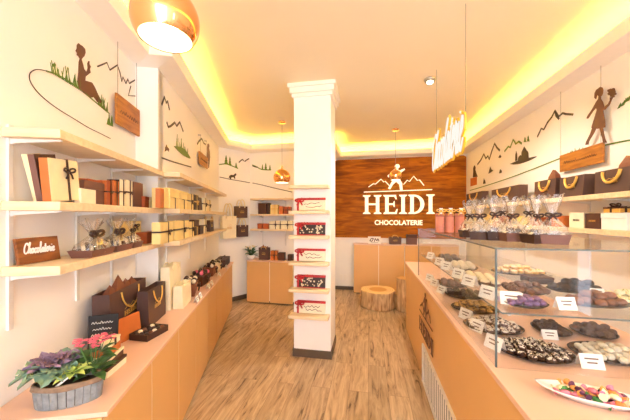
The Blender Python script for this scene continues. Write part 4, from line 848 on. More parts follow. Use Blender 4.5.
def leaf(mb, base, direction, ln, wd, curl=.3, fold=.25, ruffle=0.0, n=6, up=Vector((0, 0, 1)), thick=0.0):
    d = direction.normalized(); s_ = d.cross(up)
    if s_.length < .05: s_ = d.cross(Vector((1, 0, 0)))
    s_.normalize(); nn = s_.cross(d).normalized(); vs = []; fs = []; ph = random.uniform(0, 6)
    for i in range(n+1):
        t = i/n; wv = wd*math.sin(PI*min(1, .08+t*.92)**.8)*.5 + (.0006 if i == n else 0); c = base + d*ln*t - nn*ln*curl*t*t
        for j, sx in enumerate((-1, -.5, 0, .5, 1)): vs.append(c + s_*wv*sx + nn*(abs(sx)*wd*fold*math.sin(PI*t) + ruffle*math.sin(9*t+ph+sx*4)*abs(sx)))
    for i in range(n):
        for j in range(4): fs.append((i*5+j, i*5+j+1, (i+1)*5+j+1, (i+1)*5+j))
    mb.add(vs, fs)
def rosette(mb, c, rings_, seed=0):
    random.seed(seed)
    for (cnt, ln, wd, elev, curl, ruf, off) in rings_:
        for k in range(cnt):
            a = 2*PI*(k+off)/cnt + random.uniform(-.12, .12); el = elev+random.uniform(-.1, .1); d = Vector((math.cos(a)*math.cos(el), math.sin(a)*math.cos(el), math.sin(el)))
            leaf(mb, c+Vector((math.cos(a), math.sin(a), 0))*.004, d, ln*random.uniform(.9, 1.08), wd, curl, .2, ruf)
cc = Vector((-.058, .012, H_+.05))
cb = thing  # kept short below
q = MB(); rosette(q, cc, [(12, .118, .088, .08, .2, .014, 0), (11, .10, .08, .32, .1, .014, .5)], 3); cbg = q.build('ornamental_cabbage', M['leafg'], tp, smooth=True)
q = MB(); rosette(q, cc+Vector((0, 0, .006)), [(11, .09, .074, .42, .05, .012, .2), (10, .068, .06, .65, 0, .01, .6), (8, .05, .045, .95, 0, .008, .1), (6, .042, .036, 1.2, 0, .006, 0)], 4); q.build('heart_leaves', M['leafp'], cbg, smooth=True)
q = MB(); rosette(q, Vector((.022, -.028, H_+.04)), [(10, .074, .034, .12, .1, 0, 0), (9, .064, .03, .42, .05, 0, .5), (6, .042, .02, .85, 0, 0, .2), (4, .026, .014, 1.25, 0, 0, 0)], 5); q.build('lime_succulent', M['leafl'], tp, smooth=True)
q = MB(); random.seed(11)
for k in range(30):
    a = random.uniform(0, 2*PI); b = Vector((.078+.028*math.cos(a), .012+.022*math.sin(a), H_-.005+random.uniform(0, .1))); leaf(q, b, Vector((math.cos(a), math.sin(a), random.uniform(-.1, .8))), random.uniform(.045, .07), .04, .25, .15)
kal = q.build('flowering_plant', M['leafd'], tp, smooth=True)
q = MB(); st_ = MB()
for k in range(11):
    a, r_ = 2.4*k, .0165*math.sqrt(k+.3)*1.15; c = Vector((.078+r_*math.cos(a)*1.25, .012+r_*math.sin(a), H_+.148+random.uniform(-.008, .012)-r_*.25))
    st_.tube([Vector((.078, .012, H_)), c], .0016, 5)
    for j in range(9):
        d = Vector((random.uniform(-1, 1), random.uniform(-1, 1), random.uniform(-.2, 1))).normalized()*.013
        for p_ in range(4):
            aa = PI/2*p_+k; leaf(q, c+d, Vector((math.cos(aa), math.sin(aa), .55)), .0105, .0095, .2, .1, n=3)
q.build('flower_head', M['pink'], kal); st_.build('flower_stem', M['leafd'], kal)
MB().box(-.004, .004, -.0008, .0008, 0, .06, Matrix.Translation((-.03, -.045, H_-.005)) @ Matrix.Rotation(.9, 4, 'Y')).build('plant_label', M['white'], tp)
random.seed(21)
# stack of boxes behind the flowers
c_ = Vector((-1.045, 1.40, CT)); S_ = 'stack behind the trough'
zz = CT+.001; rz_ = L.th+PI/2
for w_, d_, h_, m, ld, rb, lb in ((.15, .11, .045, 'cream2', 'brown', None, 'cream box with brown lid, lowest of the stack behind the pink flowers'), (.135, .10, .04, 'brown', 'cream2', None, 'brown box with cream lid, second of the stack behind the pink flowers'), (.11, .085, .036, 'orange', 'orange', None, 'orange box inside the stack behind the pink flowers'), (.10, .08, .032, 'cream2', 'cream', 'ribbon', 'cream box with brown looped bow topping the stack behind the flowers')):
    gift_box(lb, Vector((c_.x, c_.y, zz)), rz_+random.uniform(-.12, .12), w_, d_, h_, M[m], M[ld], M[rb] if rb else None, 'flat', 0, S_); zz += h_+.002
# chalkboard sign
c_ = Vector((-1.185, 1.56, CT))
t = thing('chalkboard_sign', 'small black chalkboard with white handwriting before the big brown bag', 'sign', c_+Vector((0, 0, .002)), .35, None, -.1)
MB().box(-.072, .072, 0, .008, 0, .215).build('board', M['chalk'], t, bevel=.006)
q = MB(); random.seed(5)
for k in range(5): scribble(q, lp0, -.055+.006*(k % 2), .168-.034*k, .1-.012*(k % 3), .015, .0024, .001, 0, k+3)
q.build('handwriting', M['chalkw'], t)
# paper bags, open chocolate box
ua, ub = L.u_at(-.93, 111), L.u_at(-.93, 147)
paper_bag('big brown paper bag with gold ribbon handles and brown tissue, on the long counter', L.P((ua+ub)/2, -.985, CT+.001), L.th+PI/2, ub-ua, .11, .31, M['bagp'], M['gold'], M['tissue'], M['gold'], 'brown paper bags on the long counter', 0, hr=.005, drop=True)
ua, ub = L.u_at(-.83, 149), L.u_at(-.83, 166.5)
paper_bag('smaller brown paper bag with gold handles behind the open chocolate box', L.P((ua+ub)/2, -.872, CT+.001), L.th+PI/2, ub-ua, .08, .255, M['bagp'], M['gold'], None, M['gold'], 'brown paper bags on the long counter', 0, hr=.005, drop=True)
bx_ = L.P(L.u_at(-.785, 149.5), -.785, CT+.001)
t = thing('open_chocolate_box', 'open brown chocolate box with orange lid leaning behind it', 'chocolate box', bx_, L.th+PI/2-.35)
q = MB(); q.box(-.09, .09, -.065, .065, 0, .006); 
for a in ((-.09, .09, -.065, -.059), (-.09, .09, .059, .065), (-.09, -.084, -.059, .059), (.084, .09, -.059, .059)): q.box(a[0], a[1], a[2], a[3], .006, .04)
q.build('box_tray', M['dark'], t)
MB().box(-.09, .09, -.006, .006, 0, .145, Matrix.Translation((-.075, .079, .0)) @ Matrix.Rotation(-.12, 4, 'X')).build('lid', M['orange'], t, bevel=.002)
for i in range(5):
    for j in range(3):
        MB().ball((-.066+.033*i, -.038+.038*j, .031), .0155, 10, 6, .9).build('praline', M[('choc', 'whitechoc', 'milk')[(i*2+j*3+i*j) % 3]], t, smooth=True)
q = MB()
for i in range(4): q.box(-.0505+.033*i, -.0485+.033*i, -.059, .059, .006, .03)
q.build('divider', M['brown'], t)
ua, ub = L.u_at(-.84, 167), L.u_at(-.84, 179)
paper_bag('tall pale cream paper bag standing behind the clear cream bag', L.P((ua+ub)/2, -.858, CT+.001), L.th+PI/2, (ub-ua)*.95, .08, .355, M['bagc'], M['cream'], None, None, 'cream bags on the long counter', hh=.1)
ua, ub = L.u_at(-.75, 180), L.u_at(-.75, 189.5)
paper_bag('short cream yellow paper bag near the brown gift bundles', L.P((ua+ub)/2, -.77, CT+.001), L.th+PI/2, (ub-ua)*.95, .08, .19, M['bagc'], M['cream'], None, None, 'cream bags on the long counter', hh=.1)
# brown gift bundles toward the far end of the counter
GB = 'gift bundles along the far counter'
def bundle(px, v, w, h, m, label, top=None):
    t = thing('gift_basket', label, 'gift basket', L.P(L.u_at(v, px), v, CT+.001), L.th+PI/2+random.uniform(-.2, .2), GB)
    MB().add([(-w*.38, -.05, 0), (w*.38, -.05, 0), (w*.38, .05, 0), (-w*.38, .05, 0), (-w/2, -.07, h*.7), (w/2, -.07, h*.62), (w/2, .07, h*.7), (-w/2, .07, h*.78)], [(3, 2, 1, 0), (0, 1, 5, 4), (1, 2, 6, 5), (2, 3, 7, 6), (3, 0, 4, 7), (4, 5, 6, 7)]).build('wrapper', M[m], t, bevel=.006)
    a = MB(); b = MB()
    for k in range(12):
        x, y = ((k % 4)-1.5)*w*.22, ((k//4)-1)*.04; (a if (k*5) % 3 else b).ball((x, y, h*.76+random.uniform(0, .02)), .023, 8, 5)
    a.build('dark_sweets', M['choc'], t, smooth=True); b.build('white_sweets', M[top or 'whitechoc'], t, smooth=True)
    bow(MB(), (0, -.078, h*.5), .05, r=.006).build('bow', M['ribbon'], t, smooth=True)
for px, v, w, h, m, top, lb in ((190, -.80, .28, .17, 'tissue', None, 'brown wrapped gift basket of sweets next to the short cream bag'), (201, -.79, .27, .17, 'brown', 'pink', 'dark brown gift basket topped with pink and white sweets'), (210, -.80, .25, .16, 'tissue', None, 'brown gift basket with white sweets behind the pink-topped basket'), (215.3, -.79, .25, .15, 'cream', None, 'cream wrapped gift basket of sweets towards the far counter end')): bundle(px, v, w, h, m, lb, top)
for px, v, m, lb in ((222.5, -.77, 'brown', 'brown box, nearer of two at the far end of the long counter'), (228.5, -.77, 'dark', 'dark brown box, last at the far end of the long counter')):
    u_ = 4.46 if m == 'brown' else 4.70; gift_box(lb, L.P(u_, v, CT+.001), L.th+PI/2, .22, .16, .11, M[m], M['brown'], M['ribbon'], 'flat', 0, 'boxes at the far counter end')
for px, lb in ((196.3, 'before the brown wrapped basket'), (199.6, 'between brown wrapped and pink-topped baskets'), (208, 'before the pink-topped basket'), (211.3, 'before the basket with white sweets'), (219, 'before the cream wrapped basket'), (226, 'before the brown box at the far end')):
    price_card(L.P(L.u_at(-.675, px), -.675, CT+.0005), L.th+PI/2, .075, .05, 'white price card on the long counter edge, '+lb, 'price cards on the long counter')

# ================================================================ goods by the rear wall
ST = .758
def rpos(px, u, z): return R.P(u, R.u_at and ((px-CX)/F), z)
def on_back(px, u):                                # v of the point with this u seen in column px
    t = (px-CX)/F; return u*(R.d.x-t*R.d.y)/(t*R.n.y-R.n.x)
c_ = R.P(4.83, on_back(251, 4.83), ST)
t = thing('potted_plant', 'leafy plant in white bowl on the rear peach cabinet', 'plant', c_, 0)
MB().lathe([(.0001, 0), (.05, 0), (.078, .05), (.08, .08), (.072, .08), (.066, .06), (.0001, .055)], 24).build('pot', M['porcelain'], t, smooth=True)
q = MB(); random.seed(31)
for k in range(34):
    a = random.uniform(0, 2*PI); leaf(q, Vector((.03*math.cos(a), .03*math.sin(a), .06+random.uniform(0, .1))), Vector((math.cos(a), math.sin(a), random.uniform(.0, 1.6))), random.uniform(.09, .16), .045, .35, .15)
fo = q.build('foliage', M['leafd'], t, smooth=True)
q = MB()
for k in range(5): q.ball((random.uniform(-.08, .08), random.uniform(-.08, .02), .2+random.uniform(0, .08)), .018, 8, 5)
q.build('flower_head', M['cream'], t, smooth=True)
v_ = on_back(264.5, 4.83)
paper_bag('brown patterned gift bag with bow beside the potted plant', R.P(4.83, v_, ST), R.th, .19, .1, .22, M['bagp'], M['gold'], M['tissue'], M['gold'], hh=.12)
for px, w_, h_, m, rb, lb in ((274.5, .12, .17, 'orange', 'ribbon', 'orange box with dark ribbon beside brown patterned bag on rear cabinet'), (282, .11, .14, 'brown', None, 'brown box beside the orange ribboned box on rear cabinet'), (290.8, .09, .11, 'dark', None, 'small dark box by the column on the rear cabinet')):
    gift_box(lb, R.P(4.82, on_back(px, 4.82), ST), R.th, w_, .09, h_, M[m], None, M[rb] if rb else None, 'front', 0, 'boxes on the rear cabinet')
# rear shelves
UB = UC-.1
def rearbox(px0, px1, z, h, m, lb, rb=None, style='front', d=.1, grp='gift boxes on the rear shelves', **k):
    v0_, v1_ = on_back(px0, UB-d/2), on_back(px1, UB-d/2)
    return gift_box(lb, R.P(UB, (v0_+v1_)/2, z+.001), R.th, v1_-v0_, d, h, M[m], None, M[rb] if rb else None, style, 0, grp, **k)
rearbox(258, 266, BZ[1], .2, 'brown', 'tall brown box, leftmost on the brown and yellow rear shelf', None)
rearbox(267, 269.6, BZ[1], .2, 'dark', 'thin dark box beside the yellow box on the rear shelf')
rearbox(270.4, 278, BZ[1], .17, 'yellow', 'yellow box in the middle of the upper rear shelf row', 'gold', bow_at=False)
rearbox(278.8, 283, BZ[1], .14, 'orange', 'orange box beside the yellow box on the rear shelf')
rearbox(283.8, 290.6, BZ[1], .13, 'rust', 'rust-brown box with dark bow nearest the column on rear shelf', 'ribbon')
rearbox(257.4, 262.4, BZ[2], .1, 'rust', 'small rust box, the outer of two on the lowest rear shelf', None, 'flat')
rearbox(263, 268.4, BZ[2], .1, 'rust', 'small rust box, next to the cream ribboned boxes', None, 'flat')
rearbox(269.4, 279.6, BZ[2], .15, 'cream2', 'cream box with dark bow beside small rust boxes on rear shelf', 'ribbon')
rearbox(281, 292, BZ[2], .15, 'cream2', 'cream box with dark bow half behind the column ledges', 'ribbon')
# cash desk
DT = .996
def ondesk(px, u): return R.P(u, on_back(px, u), DT)
t = thing('counter_sign', 'small white sign with dark flourish on the cash desk', 'sign', ondesk(374.3, 5.72), R.th, None, -.08)
MB().box(-.125, .125, 0, .012, 0, .145).build('board', M['white'], t, bevel=.002)
q = MB(); q.strip(lp0, smooth([(-.09, .05), (-.06, .1), (-.02, .1), (-.05, .05), (-.08, .06)]), .016, .002, 0); q.strip(lp0, smooth([(0, .04), (.02, .1), (.05, .06), (.07, .1), (.09, .05)]), .016, .002, 0); q.strip(lp0, [(-.07, .03), (.08, .03)], .008, .002, 0); q.build('flourish', M['dark'], t)
paper_bag('small brown bag with handles between white sign and mauve box on cash desk', ondesk(395, 5.73), R.th, .24, .1, .14, M['brown'], M['gold'], None, M['gold'], hh=.3)
gift_box('mauve-brown box with paler top box pattern on the cash desk by the glass', ondesk(411.5, 5.73), R.th, .19, .12, .19, M['mauve'], M['brown'], None, 'flat', 0)
# tablets on the column ledges
TB = 'decorated tablets on the column'
def tablet(z, light, lb):
    t = thing('chocolate_tablet', lb, 'chocolate tablet', R.P(CU-.02, CV+CW*.5-.005, z+.001), R.th, TB, -.12)
    W2, H2 = .31, .135
    sl = MB().box(-W2/2, W2/2, -.018, 0, 0.003, H2).build('slab', M['whitechoc' if light else 'choc'], t, bevel=.004)
    q = MB()
    q.box(-W2/2-.002, W2/2+.002, -.021, .001, H2-.022, H2+.003); q.box(-W2/2-.002, -W2/2+.02, -.021, .001, .0, H2+.003)
    if not light: q.box(-W2/2, W2/2, -.021, .001, 0, .008)
    q.build('ribbon', M['red'], t, bevel=.002)
    q = MB(); bow(q, (-W2/2+.03, -.03, H2-.03), .05, r=.007)
    for k in range(8): q.ball((-W2/2+.05+k*.03, -.024, H2-.008+random.uniform(-.006, .008)), .008, 6, 4)
    q.build('bow', M['red'], t, smooth=True)
    if light:
        q = MB(); random.seed(int(z*100))
        for k in range(2):
            x = -.08+.02*k; zc = .075-.032*k; q.strip(lp0, smooth([(x+.022*i, zc+random.uniform(-.012, .014)) for i in range(9)]), .005, .002, .018)
        q.build('icing_script', M['brown'], t)
    else:
        q = MB(); random.seed(int(z*100))
        for k in range(34): q.ball((random.uniform(-.12, .14), -.02, random.uniform(.018, H2-.03)), random.uniform(.006, .011), 7, 4)
        q.build('nut_topping', M['whitechoc'], t, smooth=True)
for z, li, lb in zip(CZ[1:], (1, 0, 1, 0, 1), ('cream chocolate tablet with red ribbon, highest on the column', 'dark nut-topped tablet with red ribbon, upper of the two dark ones', 'cream chocolate tablet with red ribbon between the two dark tablets', 'dark nut-topped tablet with red ribbon, lower of the two dark ones', 'cream chocolate tablet with red ribbon, lowest on the column')): tablet(z, li, lb)

# ================================================================ goods behind and on the glass case
def rshelf(px0, px1, v, d, i): u0, u1 = R.u_at(v, px0), R.u_at(v, px1); return R.P((u0+u1)/2, v+d/2, RZ[i]+.001), abs(u0-u1)
RB = 'brown paper bags on the long shelf'
for px0, px1, h, tis, tx, lb in ((466, 482, .215, None, 0, 'brown paper bag with gold handles, last one near the wood wall'), (491, 519, .195, None, 0, 'brown paper bag with gold handles under the island decal'), (534, 556, .185, 'tissue', .16, 'brown paper bag with pointed tissue beside the large hanging plaque'), (559, 584.5, .17, None, 0, 'brown paper bag with gold handles right under the large hanging plaque'), (594, 632, .165, 'tissue', .2, 'wide brown paper bag with tissue under the walking woman silhouette')):
    c_, w_ = rshelf(px0, px1, VRS+.03, .1, 0)
    paper_bag(lb, c_, R.th-PI/2, w_*.97, .11, h, M['bagp'], M['gold'], M['tissue'] if tis else None, M['gold'], RB, hr=.010, drop=True, hh=.5, tx=tx)
for px0, px1, d, h, m, lid, st, rb, lb in ((517, 527, .1, .1, 'yellow', None, 'flat', None, 'yellow box behind the cellophane gifts on the long lower shelf'), (530, 538, .1, .085, 'rust', None, 'flat', None, 'rust box behind the cellophane gifts on the long lower shelf'), (551, 563.5, .1, .1, 'orange', None, 'flat', None, 'orange-brown box beside the cream box behind the glass case'),
        (569, 584, .07, .125, 'cream2', None, 'front', None, 'upright cream box with dark print beside the brown square box'), (584.8, 600, .07, .118, 'brown', None, 'front', None, 'upright brown box with gold letters between cream and white boxes'), (600.8, 627, .1, .12, 'white', None, 'flat', None, 'white square box under the small bow-tied gift')):
    c_, w_ = rshelf(px0, px1, VRS+.05, d, 1)
    gift_box(lb, c_, R.th-PI/2, w_*.97, d, h, M[m], M[lid] if lid else None, M[rb] if rb else None, st, 0, 'boxes behind the glass case', logo=M['gold'] if 'gold letters' in lb else (M['dark'] if 'dark print' in lb else None))
c_, w_ = rshelf(603, 620, VRS+.06, .07, 1); c_.z = RZ[1]+.124
gift_box('small gold gift box with dark bow lying on the white square box', c_, R.th-PI/2, w_*.95, .07, .04, M['gold'], M['brown'], M['ribbon'], 'flat', 0)
for px0, px1, h, m, lb in ((484, 491, .12, 'yellow', 'small yellow box deep on the long lower shelf near the wood wall'), (495, 503, .1, 'rust', 'small rust box deep on the long lower shelf near the wood wall')):
    c_, w_ = rshelf(px0, px1, VRS+.05, .1, 1); gift_box(lb, c_, R.th-PI/2, w_, .1, h, M[m], None, None, 'flat', 0, 'boxes behind the glass case')
# cellophane gifts on the glass top
CG = 'cellophane gifts on the glass case'
def ontop(px, v): return R.P(R.u_at(v, px), v, GZ+.001)
for px, v, w_, h_, tm, lb in ((552, .86, .115, .225, 'mauve', 'cellophane gift in mauve tray, nearest to the white and brown boxes'), (536, .80, .10, .22, 'dark', 'cellophane gift in dark tray beside the nearest mauve tray gift'), (528, .98, .11, .25, 'dark', 'tall cellophane gift standing in the back row on the glass case'), (511, .74, .115, .22, 'mauve', 'cellophane gift in mauve tray, middle of the glass case top'), (494, .68, .11, .235, 'dark', 'cellophane gift in dark tray beside the middle mauve tray gift'), (502, .92, .11, .26, 'mauve', 'cellophane gift in back row behind the middle mauve tray'), (480, .62, .115, .22, 'dark', 'cellophane gift in dark tray, second from the pink tubes'), (469.5, .62, .11, .22, 'dark', 'cellophane gift in dark tray nearest the pink tubes')):
    cello_gift(lb, ontop(px, v), R.th+random.uniform(-.3, .3), w_, w_*.9, h_, M[tm], M['choc'], CG)
# pink tubes
for px, v, lb in ((440, .57, 'tall dusty pink gift tube with pompom top, nearest the glowing letters'), (449.5, .64, 'tall dusty pink gift tube, middle of the three'), (459.5, .71, 'tall dusty pink gift tube closest to the cellophane gifts')):
    t = thing('gift_tube', lb, 'gift tube', R.P(2.42, on_back(px, 2.42), GZ+.001), R.th, 'pink gift tubes')
    MB().lathe([(.031, 0), (.033, .004), (.033, .128)], 24).build('tube_body', M['pinktube'], t, smooth=True); MB().lathe([(.0345, .129), (.0345, .148), (.032, .152)], 24).build('cap', M['pinktube'], t, smooth=True)
    q = MB()
    for k in range(10): a = 2*PI*k/10; q.ball((.018*math.cos(a), .018*math.sin(a), .165+.012*(k % 2)), .011, 6, 4)
    q.build('topping', M['dark'], t, smooth=True); bow(MB(), (0, -.036, .172), .035, r=.004).build('bow', M['gold'], t, smooth=True)
    MB().box(-.014, .014, -.036, -.035, .15, .195).build('gift_tag', M['white'], t)

# ================================================================ truffles under the glass
def platter(label, c, rx, ry, z, rot=R.th, m='slate'):
    t = thing('platter', label, 'platter', Vector((c.x, c.y, z+.0005)), rot, 'platters in the glass case')
    MB().lathe([(.0001, 0), (.8, 0), (.97, .010), (1.0, .014), (.95, .013), (.8, .006), (.0001, .006)], 40, rx, ry).build('plate', M[m], t, smooth=True); return t
PROTO = {}
def truffle_mesh(kind, r, m, sq=.85, nub=False):
    key = (kind, round(r, 4), m)
    if key in PROTO: return PROTO[key]
    mb = MB(); n, k = 12, 7; rnd = random.Random(len(PROTO))
    prof = [(1e-6, 0), (r*.62, 0), (r*.93, r*.28), (r, r*.62), (r*.92, r*.95), (r*.7, r*1.2), (r*.38, r*1.34), (1e-6, r*1.38)]
    mb.lathe(prof, n, wob=lambda w, z: 1+.03*math.sin(3*w+z*200)+.02*math.sin(5*w))
    ob = mb.build(kind, M[m], None, smooth=True); PROTO[key] = ob.data; bpy.data.objects.remove(ob); return PROTO[key]
NT = {}
def fill(kind, label, group, c, rx, ry, z, r, m, rot=R.th, cat='truffle', dome=0.0, step=2.2, k=.88):
    me = truffle_mesh(kind, r, m); d = r*step; rows = int(ry*2/d)+2; cs, sn = math.cos(rot), math.sin(rot); cnt = 0
    for layer in range(2 if dome else 1):
        f = k if layer == 0 else k*dome
        for j in range(-rows, rows+1):
            for i in range(-40, 41):
                gx = (i+.5*(j % 2)+.5*layer)*d; gy = j*d*.87+layer*d*.4; x = gx*.94-gy*.34; y = gx*.34+gy*.94
                if (x/(rx*f))**2+(y/(ry*f))**2 > 1: continue
                x += random.uniform(-.09, .09)*r; y += random.uniform(-.09, .09)*r
                o = bpy.data.objects.new(kind, me); COL.objects.link(o); tag(o, label, cat, group)
                o.location = (c.x+x*cs-y*sn, c.y+x*sn+y*cs, z+.0068+layer*r*1.1); o.rotation_euler = (0, 0, random.uniform(0, 6.28)); cnt += 1
    NT[kind] = NT.get(kind, 0)+cnt
ZB, ZS = KH+.001, 1.1465
def uvp(u, v): return R.P(u, v)
def spread(name_, plabel, tlabel, group, c, rx, ry, z, r, m, **k):
    platter(plabel, c, rx, ry, z); fill(name_, tlabel, group, c, rx, ry, z, r, m, **k)
# on the counter under the glass shelf
spread('drizzled_truffle', 'oval dark platter of white-drizzled truffles nearest the candy dish', 'dark truffle with white drizzle on the oval platter nearest the candy dish', 'white-drizzled truffles', Vector((1.005, 1.288, 0)), .155, .125, ZB, .0172, 't_driz', dome=.62)
spread('speckled_truffle', 'dark platter of white-speckled truffles behind the drizzled ones', 'brown and white speckled truffle on the platter behind the drizzled ones', 'white-speckled truffles', Vector((1.0, 1.575, 0)), .15, .125, ZB, .0185, 't_mix', dome=.6)
spread('almond_praline', 'dark platter of golden brown pralines behind the speckled truffles', 'golden brown praline on the platter behind the speckled truffles', 'golden brown pralines', uvp(2.05, .70), .145, .125, ZB, .019, 't_gold', dome=.6)
spread('coconut_truffle', 'large dark platter of white coconut truffles', 'white coconut truffle on the big dark platter', 'coconut truffles', Vector((1.335, 1.262, 0)), .16, .115, ZB, .0175, 't_coco', step=2.35, dome=.4)
spread('dark_truffle', 'small dark platter of chocolate-coated truffles next to price card, lower tier', 'dark chocolate truffle heaped on the small lower platter', 'dark truffles of the lower tier', Vector((1.292, 1.535, 0)), .085, .105, ZB, .02, 't_dark', dome=.6)
spread('veiled_cocoa_truffle', 'platter of cocoa-dusted truffles, greyed by painted glass veil, behind the coconut ones', 'cocoa-dusted truffle, greyed by painted glass veil, behind the coconut ones', 'dusted truffles of the lower tier', Vector((1.49, 1.50, 0)), .095, .10, ZB, .02, 't_grey', dome=.6)
spread('dark_praline', 'dark platter of plain pralines at the far lower tier', 'plain dark praline on the far lower platter', 'plain pralines of the far lower tier', uvp(2.38, .74), .14, .13, ZB, .026, 't_dark')
spread('milk_praline', 'dark platter of milk pralines farthest on the lower tier', 'milk chocolate praline on the farthest lower platter', 'milk pralines of the far lower tier', uvp(2.74, .74), .14, .13, ZB, .028, 't_milk')
# on the glass shelf
spread('hazelnut_truffle', 'platter of large milk-brown truffles at the front of the glass shelf', 'large milk-brown truffle at the front of the glass shelf', 'milk-brown truffles of the glass shelf', Vector((1.275, 1.275, 0)), .142, .07, ZS, .0225, 't_milk', dome=.55, k=.9)
spread('cocoa_truffle', 'platter of big dark cocoa truffles behind the milk-brown ones', 'big dark cocoa truffle on the glass shelf behind the milk-brown ones', 'cocoa truffles of the glass shelf', Vector((1.39, 1.50, 0)), .13, .07, ZS, .024, 't_dark', dome=.6, k=.9)
spread('pistachio_praline', 'platter of cream and green flecked pralines on the glass shelf', 'cream praline with green flecks on the glass shelf', 'flecked cream pralines', uvp(1.575, 1.20), .085, .085, ZS, .019, 't_lemon', dome=.5, k=.9)
spread('berry_truffle', 'small dark tray of violet truffles at the glass shelf front', 'violet truffle on the small tray of the glass shelf', 'violet truffles', Vector((.95, 1.262, 0)), .088, .06, ZS, .0165, 't_purple', dome=.65, k=.9)
spread('nut_praline', 'dark tray of rough nut pralines behind the violet truffles', 'rough dark nut praline behind the violet truffles', 'nut pralines of the glass shelf', uvp(1.68, .82), .1, .1, ZS, .02, 't_hazel', dome=.6, k=.9)
spread('cream_praline', 'long tray of cream-topped pralines at the front glass', 'cream-topped brown praline on the tray by the front glass', 'cream-topped pralines', uvp(1.88, .68), .085, .17, ZS, .025, 't_cream', k=.9)
spread('white_praline', 'tray of ivory pralines on the glass shelf farther back', 'ivory praline on the far tray of the glass shelf', 'ivory pralines', uvp(2.36, .72), .1, .16, ZS, .026, 't_coco', k=.9)
spread('dark_square', 'tray of dark pralines at the far end of the glass shelf', 'dark praline at the far end of the glass shelf', 'dark pralines of the far glass shelf', uvp(2.76, .72), .1, .14, ZS, .027, 't_dark', k=.9)
gift_box('low dark brown chocolate box on the glass shelf beside the nut pralines', uvp(1.92, 1.0)+Vector((0, 0, ZS+.001)), R.th, .13, .1, .04, M['dark'], M['brown'], None, 'flat', 0, cat='chocolate box')
gift_box('pale lilac box behind the violet truffles on the glass shelf', uvp(1.49, .66)+Vector((0, 0, ZS+.001)), R.th, .12, .07, .035, M['lilac'], M['white'], None, 'flat', 0, cat='chocolate box')
spread('caramel_praline', 'tray of pale caramel pralines in the middle of the glass shelf', 'pale caramel praline in the middle of the glass shelf', 'caramel pralines of the glass shelf', uvp(2.2, 1.03), .17, .1, ZS, .022, 't_caramel', dome=.5, k=.9)
# price cards
PC_ = 'tent price cards in the glass case'
def card(px, py, z, w, h, lb, yaw=0): c = at(px, py, z); price_card(Vector((c.x, c.y, z+.0006)), R.th+yaw, w, h, lb, PC_)
card(590, 367, ZB, .085, .055, 'white tent price card in front of the coconut truffles')
card(549, 338.5, ZB, .07, .045, 'white tent price card before the small platter of lower dark truffles')
for px, lb in ((495, 'before the drizzled truffles by the glass corner'), (478, 'before the white-speckled truffles'), (466.5, 'between speckled truffles and golden pralines'), (442, 'before the far plain pralines'), (435, 'between the two farthest lower platters'), (430, 'before the farthest milk pralines')):
    u = R.u_at(GV0+.07, px)
    price_card(R.P(u, GV0+.07, ZB), R.th-PI/2+.5, .085, .06, 'white tent price card on the counter, '+lb, PC_)
card(565, 309, ZS, .075, .052, 'white tent price card before the milk-brown truffles on glass shelf', .1)
card(597, 296.5, ZS, .06, .04, 'white price card between milk-brown and flecked cream pralines')
card(511, 304, ZS, .085, .055, 'white tent price card beside the violet truffles', -.3)
for px, lb in ((489, 'beside the nut pralines'), (470, 'before the cream-topped pralines'), (459, 'amid the cream-topped pralines'), (447, 'before the ivory pralines'), (440, 'between ivory and farthest dark pralines'), (431, 'before the farthest dark pralines')):
    u = R.u_at(GV0+.06, px)
    price_card(R.P(u, GV0+.06, ZS+.0006), R.th-PI/2+.5, .085, .06, 'white tent price card at the glass shelf edge, '+lb, PC_)
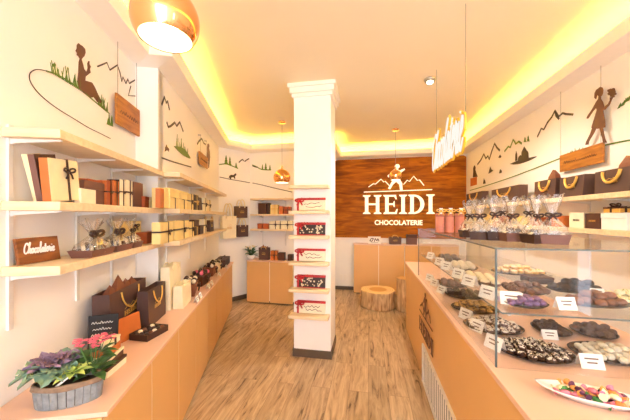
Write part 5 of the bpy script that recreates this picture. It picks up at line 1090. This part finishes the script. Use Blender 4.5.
# dish of wrapped candies
c_ = at(594, 402, KH+.001)
t = thing('candy_dish', 'long white pointed porcelain dish on the counter by the glass', 'dish', Vector((c_.x, c_.y, KH+.001)), -.42)
q = MB(); prof = [(.0001, 0), (.55, 0), (.98, .026), (1.0, .030), (.95, .029), (.55, .007), (.0001, .006)]; n = 48; vs, fs = [], []
for r_, z in prof:
    for k in range(n):
        a = 2*PI*k/n; x, y = math.cos(a), math.sin(a); vs.append((.165*r_*math.copysign(abs(x)**.9, x), .056*r_*math.copysign(abs(y)**1.35, y), z+abs(x)**6*.008*r_))
for i in range(len(prof)-1):
    for k in range(n): fs.append((i*n+k, i*n+(k+1) % n, (i+1)*n+(k+1) % n, (i+1)*n+k))
q.add(vs, fs).build('dish_body', M['porcelain'], t, smooth=True)
random.seed(77); cand = ['candy1', 'candy2', 'candy4', 'candy5', 'candy3', 'candy1', 'candy4', 'candy2']
cn = {'candy1': 'pink', 'candy2': 'orange', 'candy3': 'green', 'candy4': 'cream', 'candy5': 'violet'}
CM = {}
for k in range(20):
    m = cand[k % 8]; x, y = random.uniform(-.095, .1), random.uniform(-.024, .024); lay = 1 if (k > 12) else 0
    if lay: x *= .65; y *= .5
    o0 = CM.get(m)
    p_ = Matrix.Rotation(-.42, 4, 'Z') @ Vector((x, y, 0))
    if o0 is None:
        r_ = bpy.data.objects.new('wrapped_candy', None); COL.objects.link(r_)
        MB().lathe([(.0001, -.016), (.008, -.012), (.0105, 0), (.008, .012), (.0001, .016)], 10).build('candy_body', M[m], r_, smooth=True)
        MB().lathe([(.012, -.032), (.002, -.0155)], 8, wob=lambda w, z: 1+.3*math.sin(4*w)).build('wrapper_end', M[m], r_); MB().lathe([(.002, .0155), (.012, .032)], 8, wob=lambda w, z: 1+.3*math.sin(4*w)).build('wrapper_end', M[m], r_)
        CM[m] = r_
    else:
        r_ = o0.copy(); COL.objects.link(r_)
        for ch in o0.children: c2 = ch.copy(); c2.parent = r_; COL.objects.link(c2)
    r_.location = (c_.x+p_.x, c_.y+p_.y, KH+.0185+lay*.014+random.uniform(0, .003)); r_.rotation_euler = (PI/2+random.uniform(-.25, .25), 0, random.uniform(0, 6.28))
    tag(r_, cn[m]+' foil-wrapped candy in the white pointed dish', 'candy', cn[m]+' candies in the dish')
print('truffles', NT, sum(NT.values()))
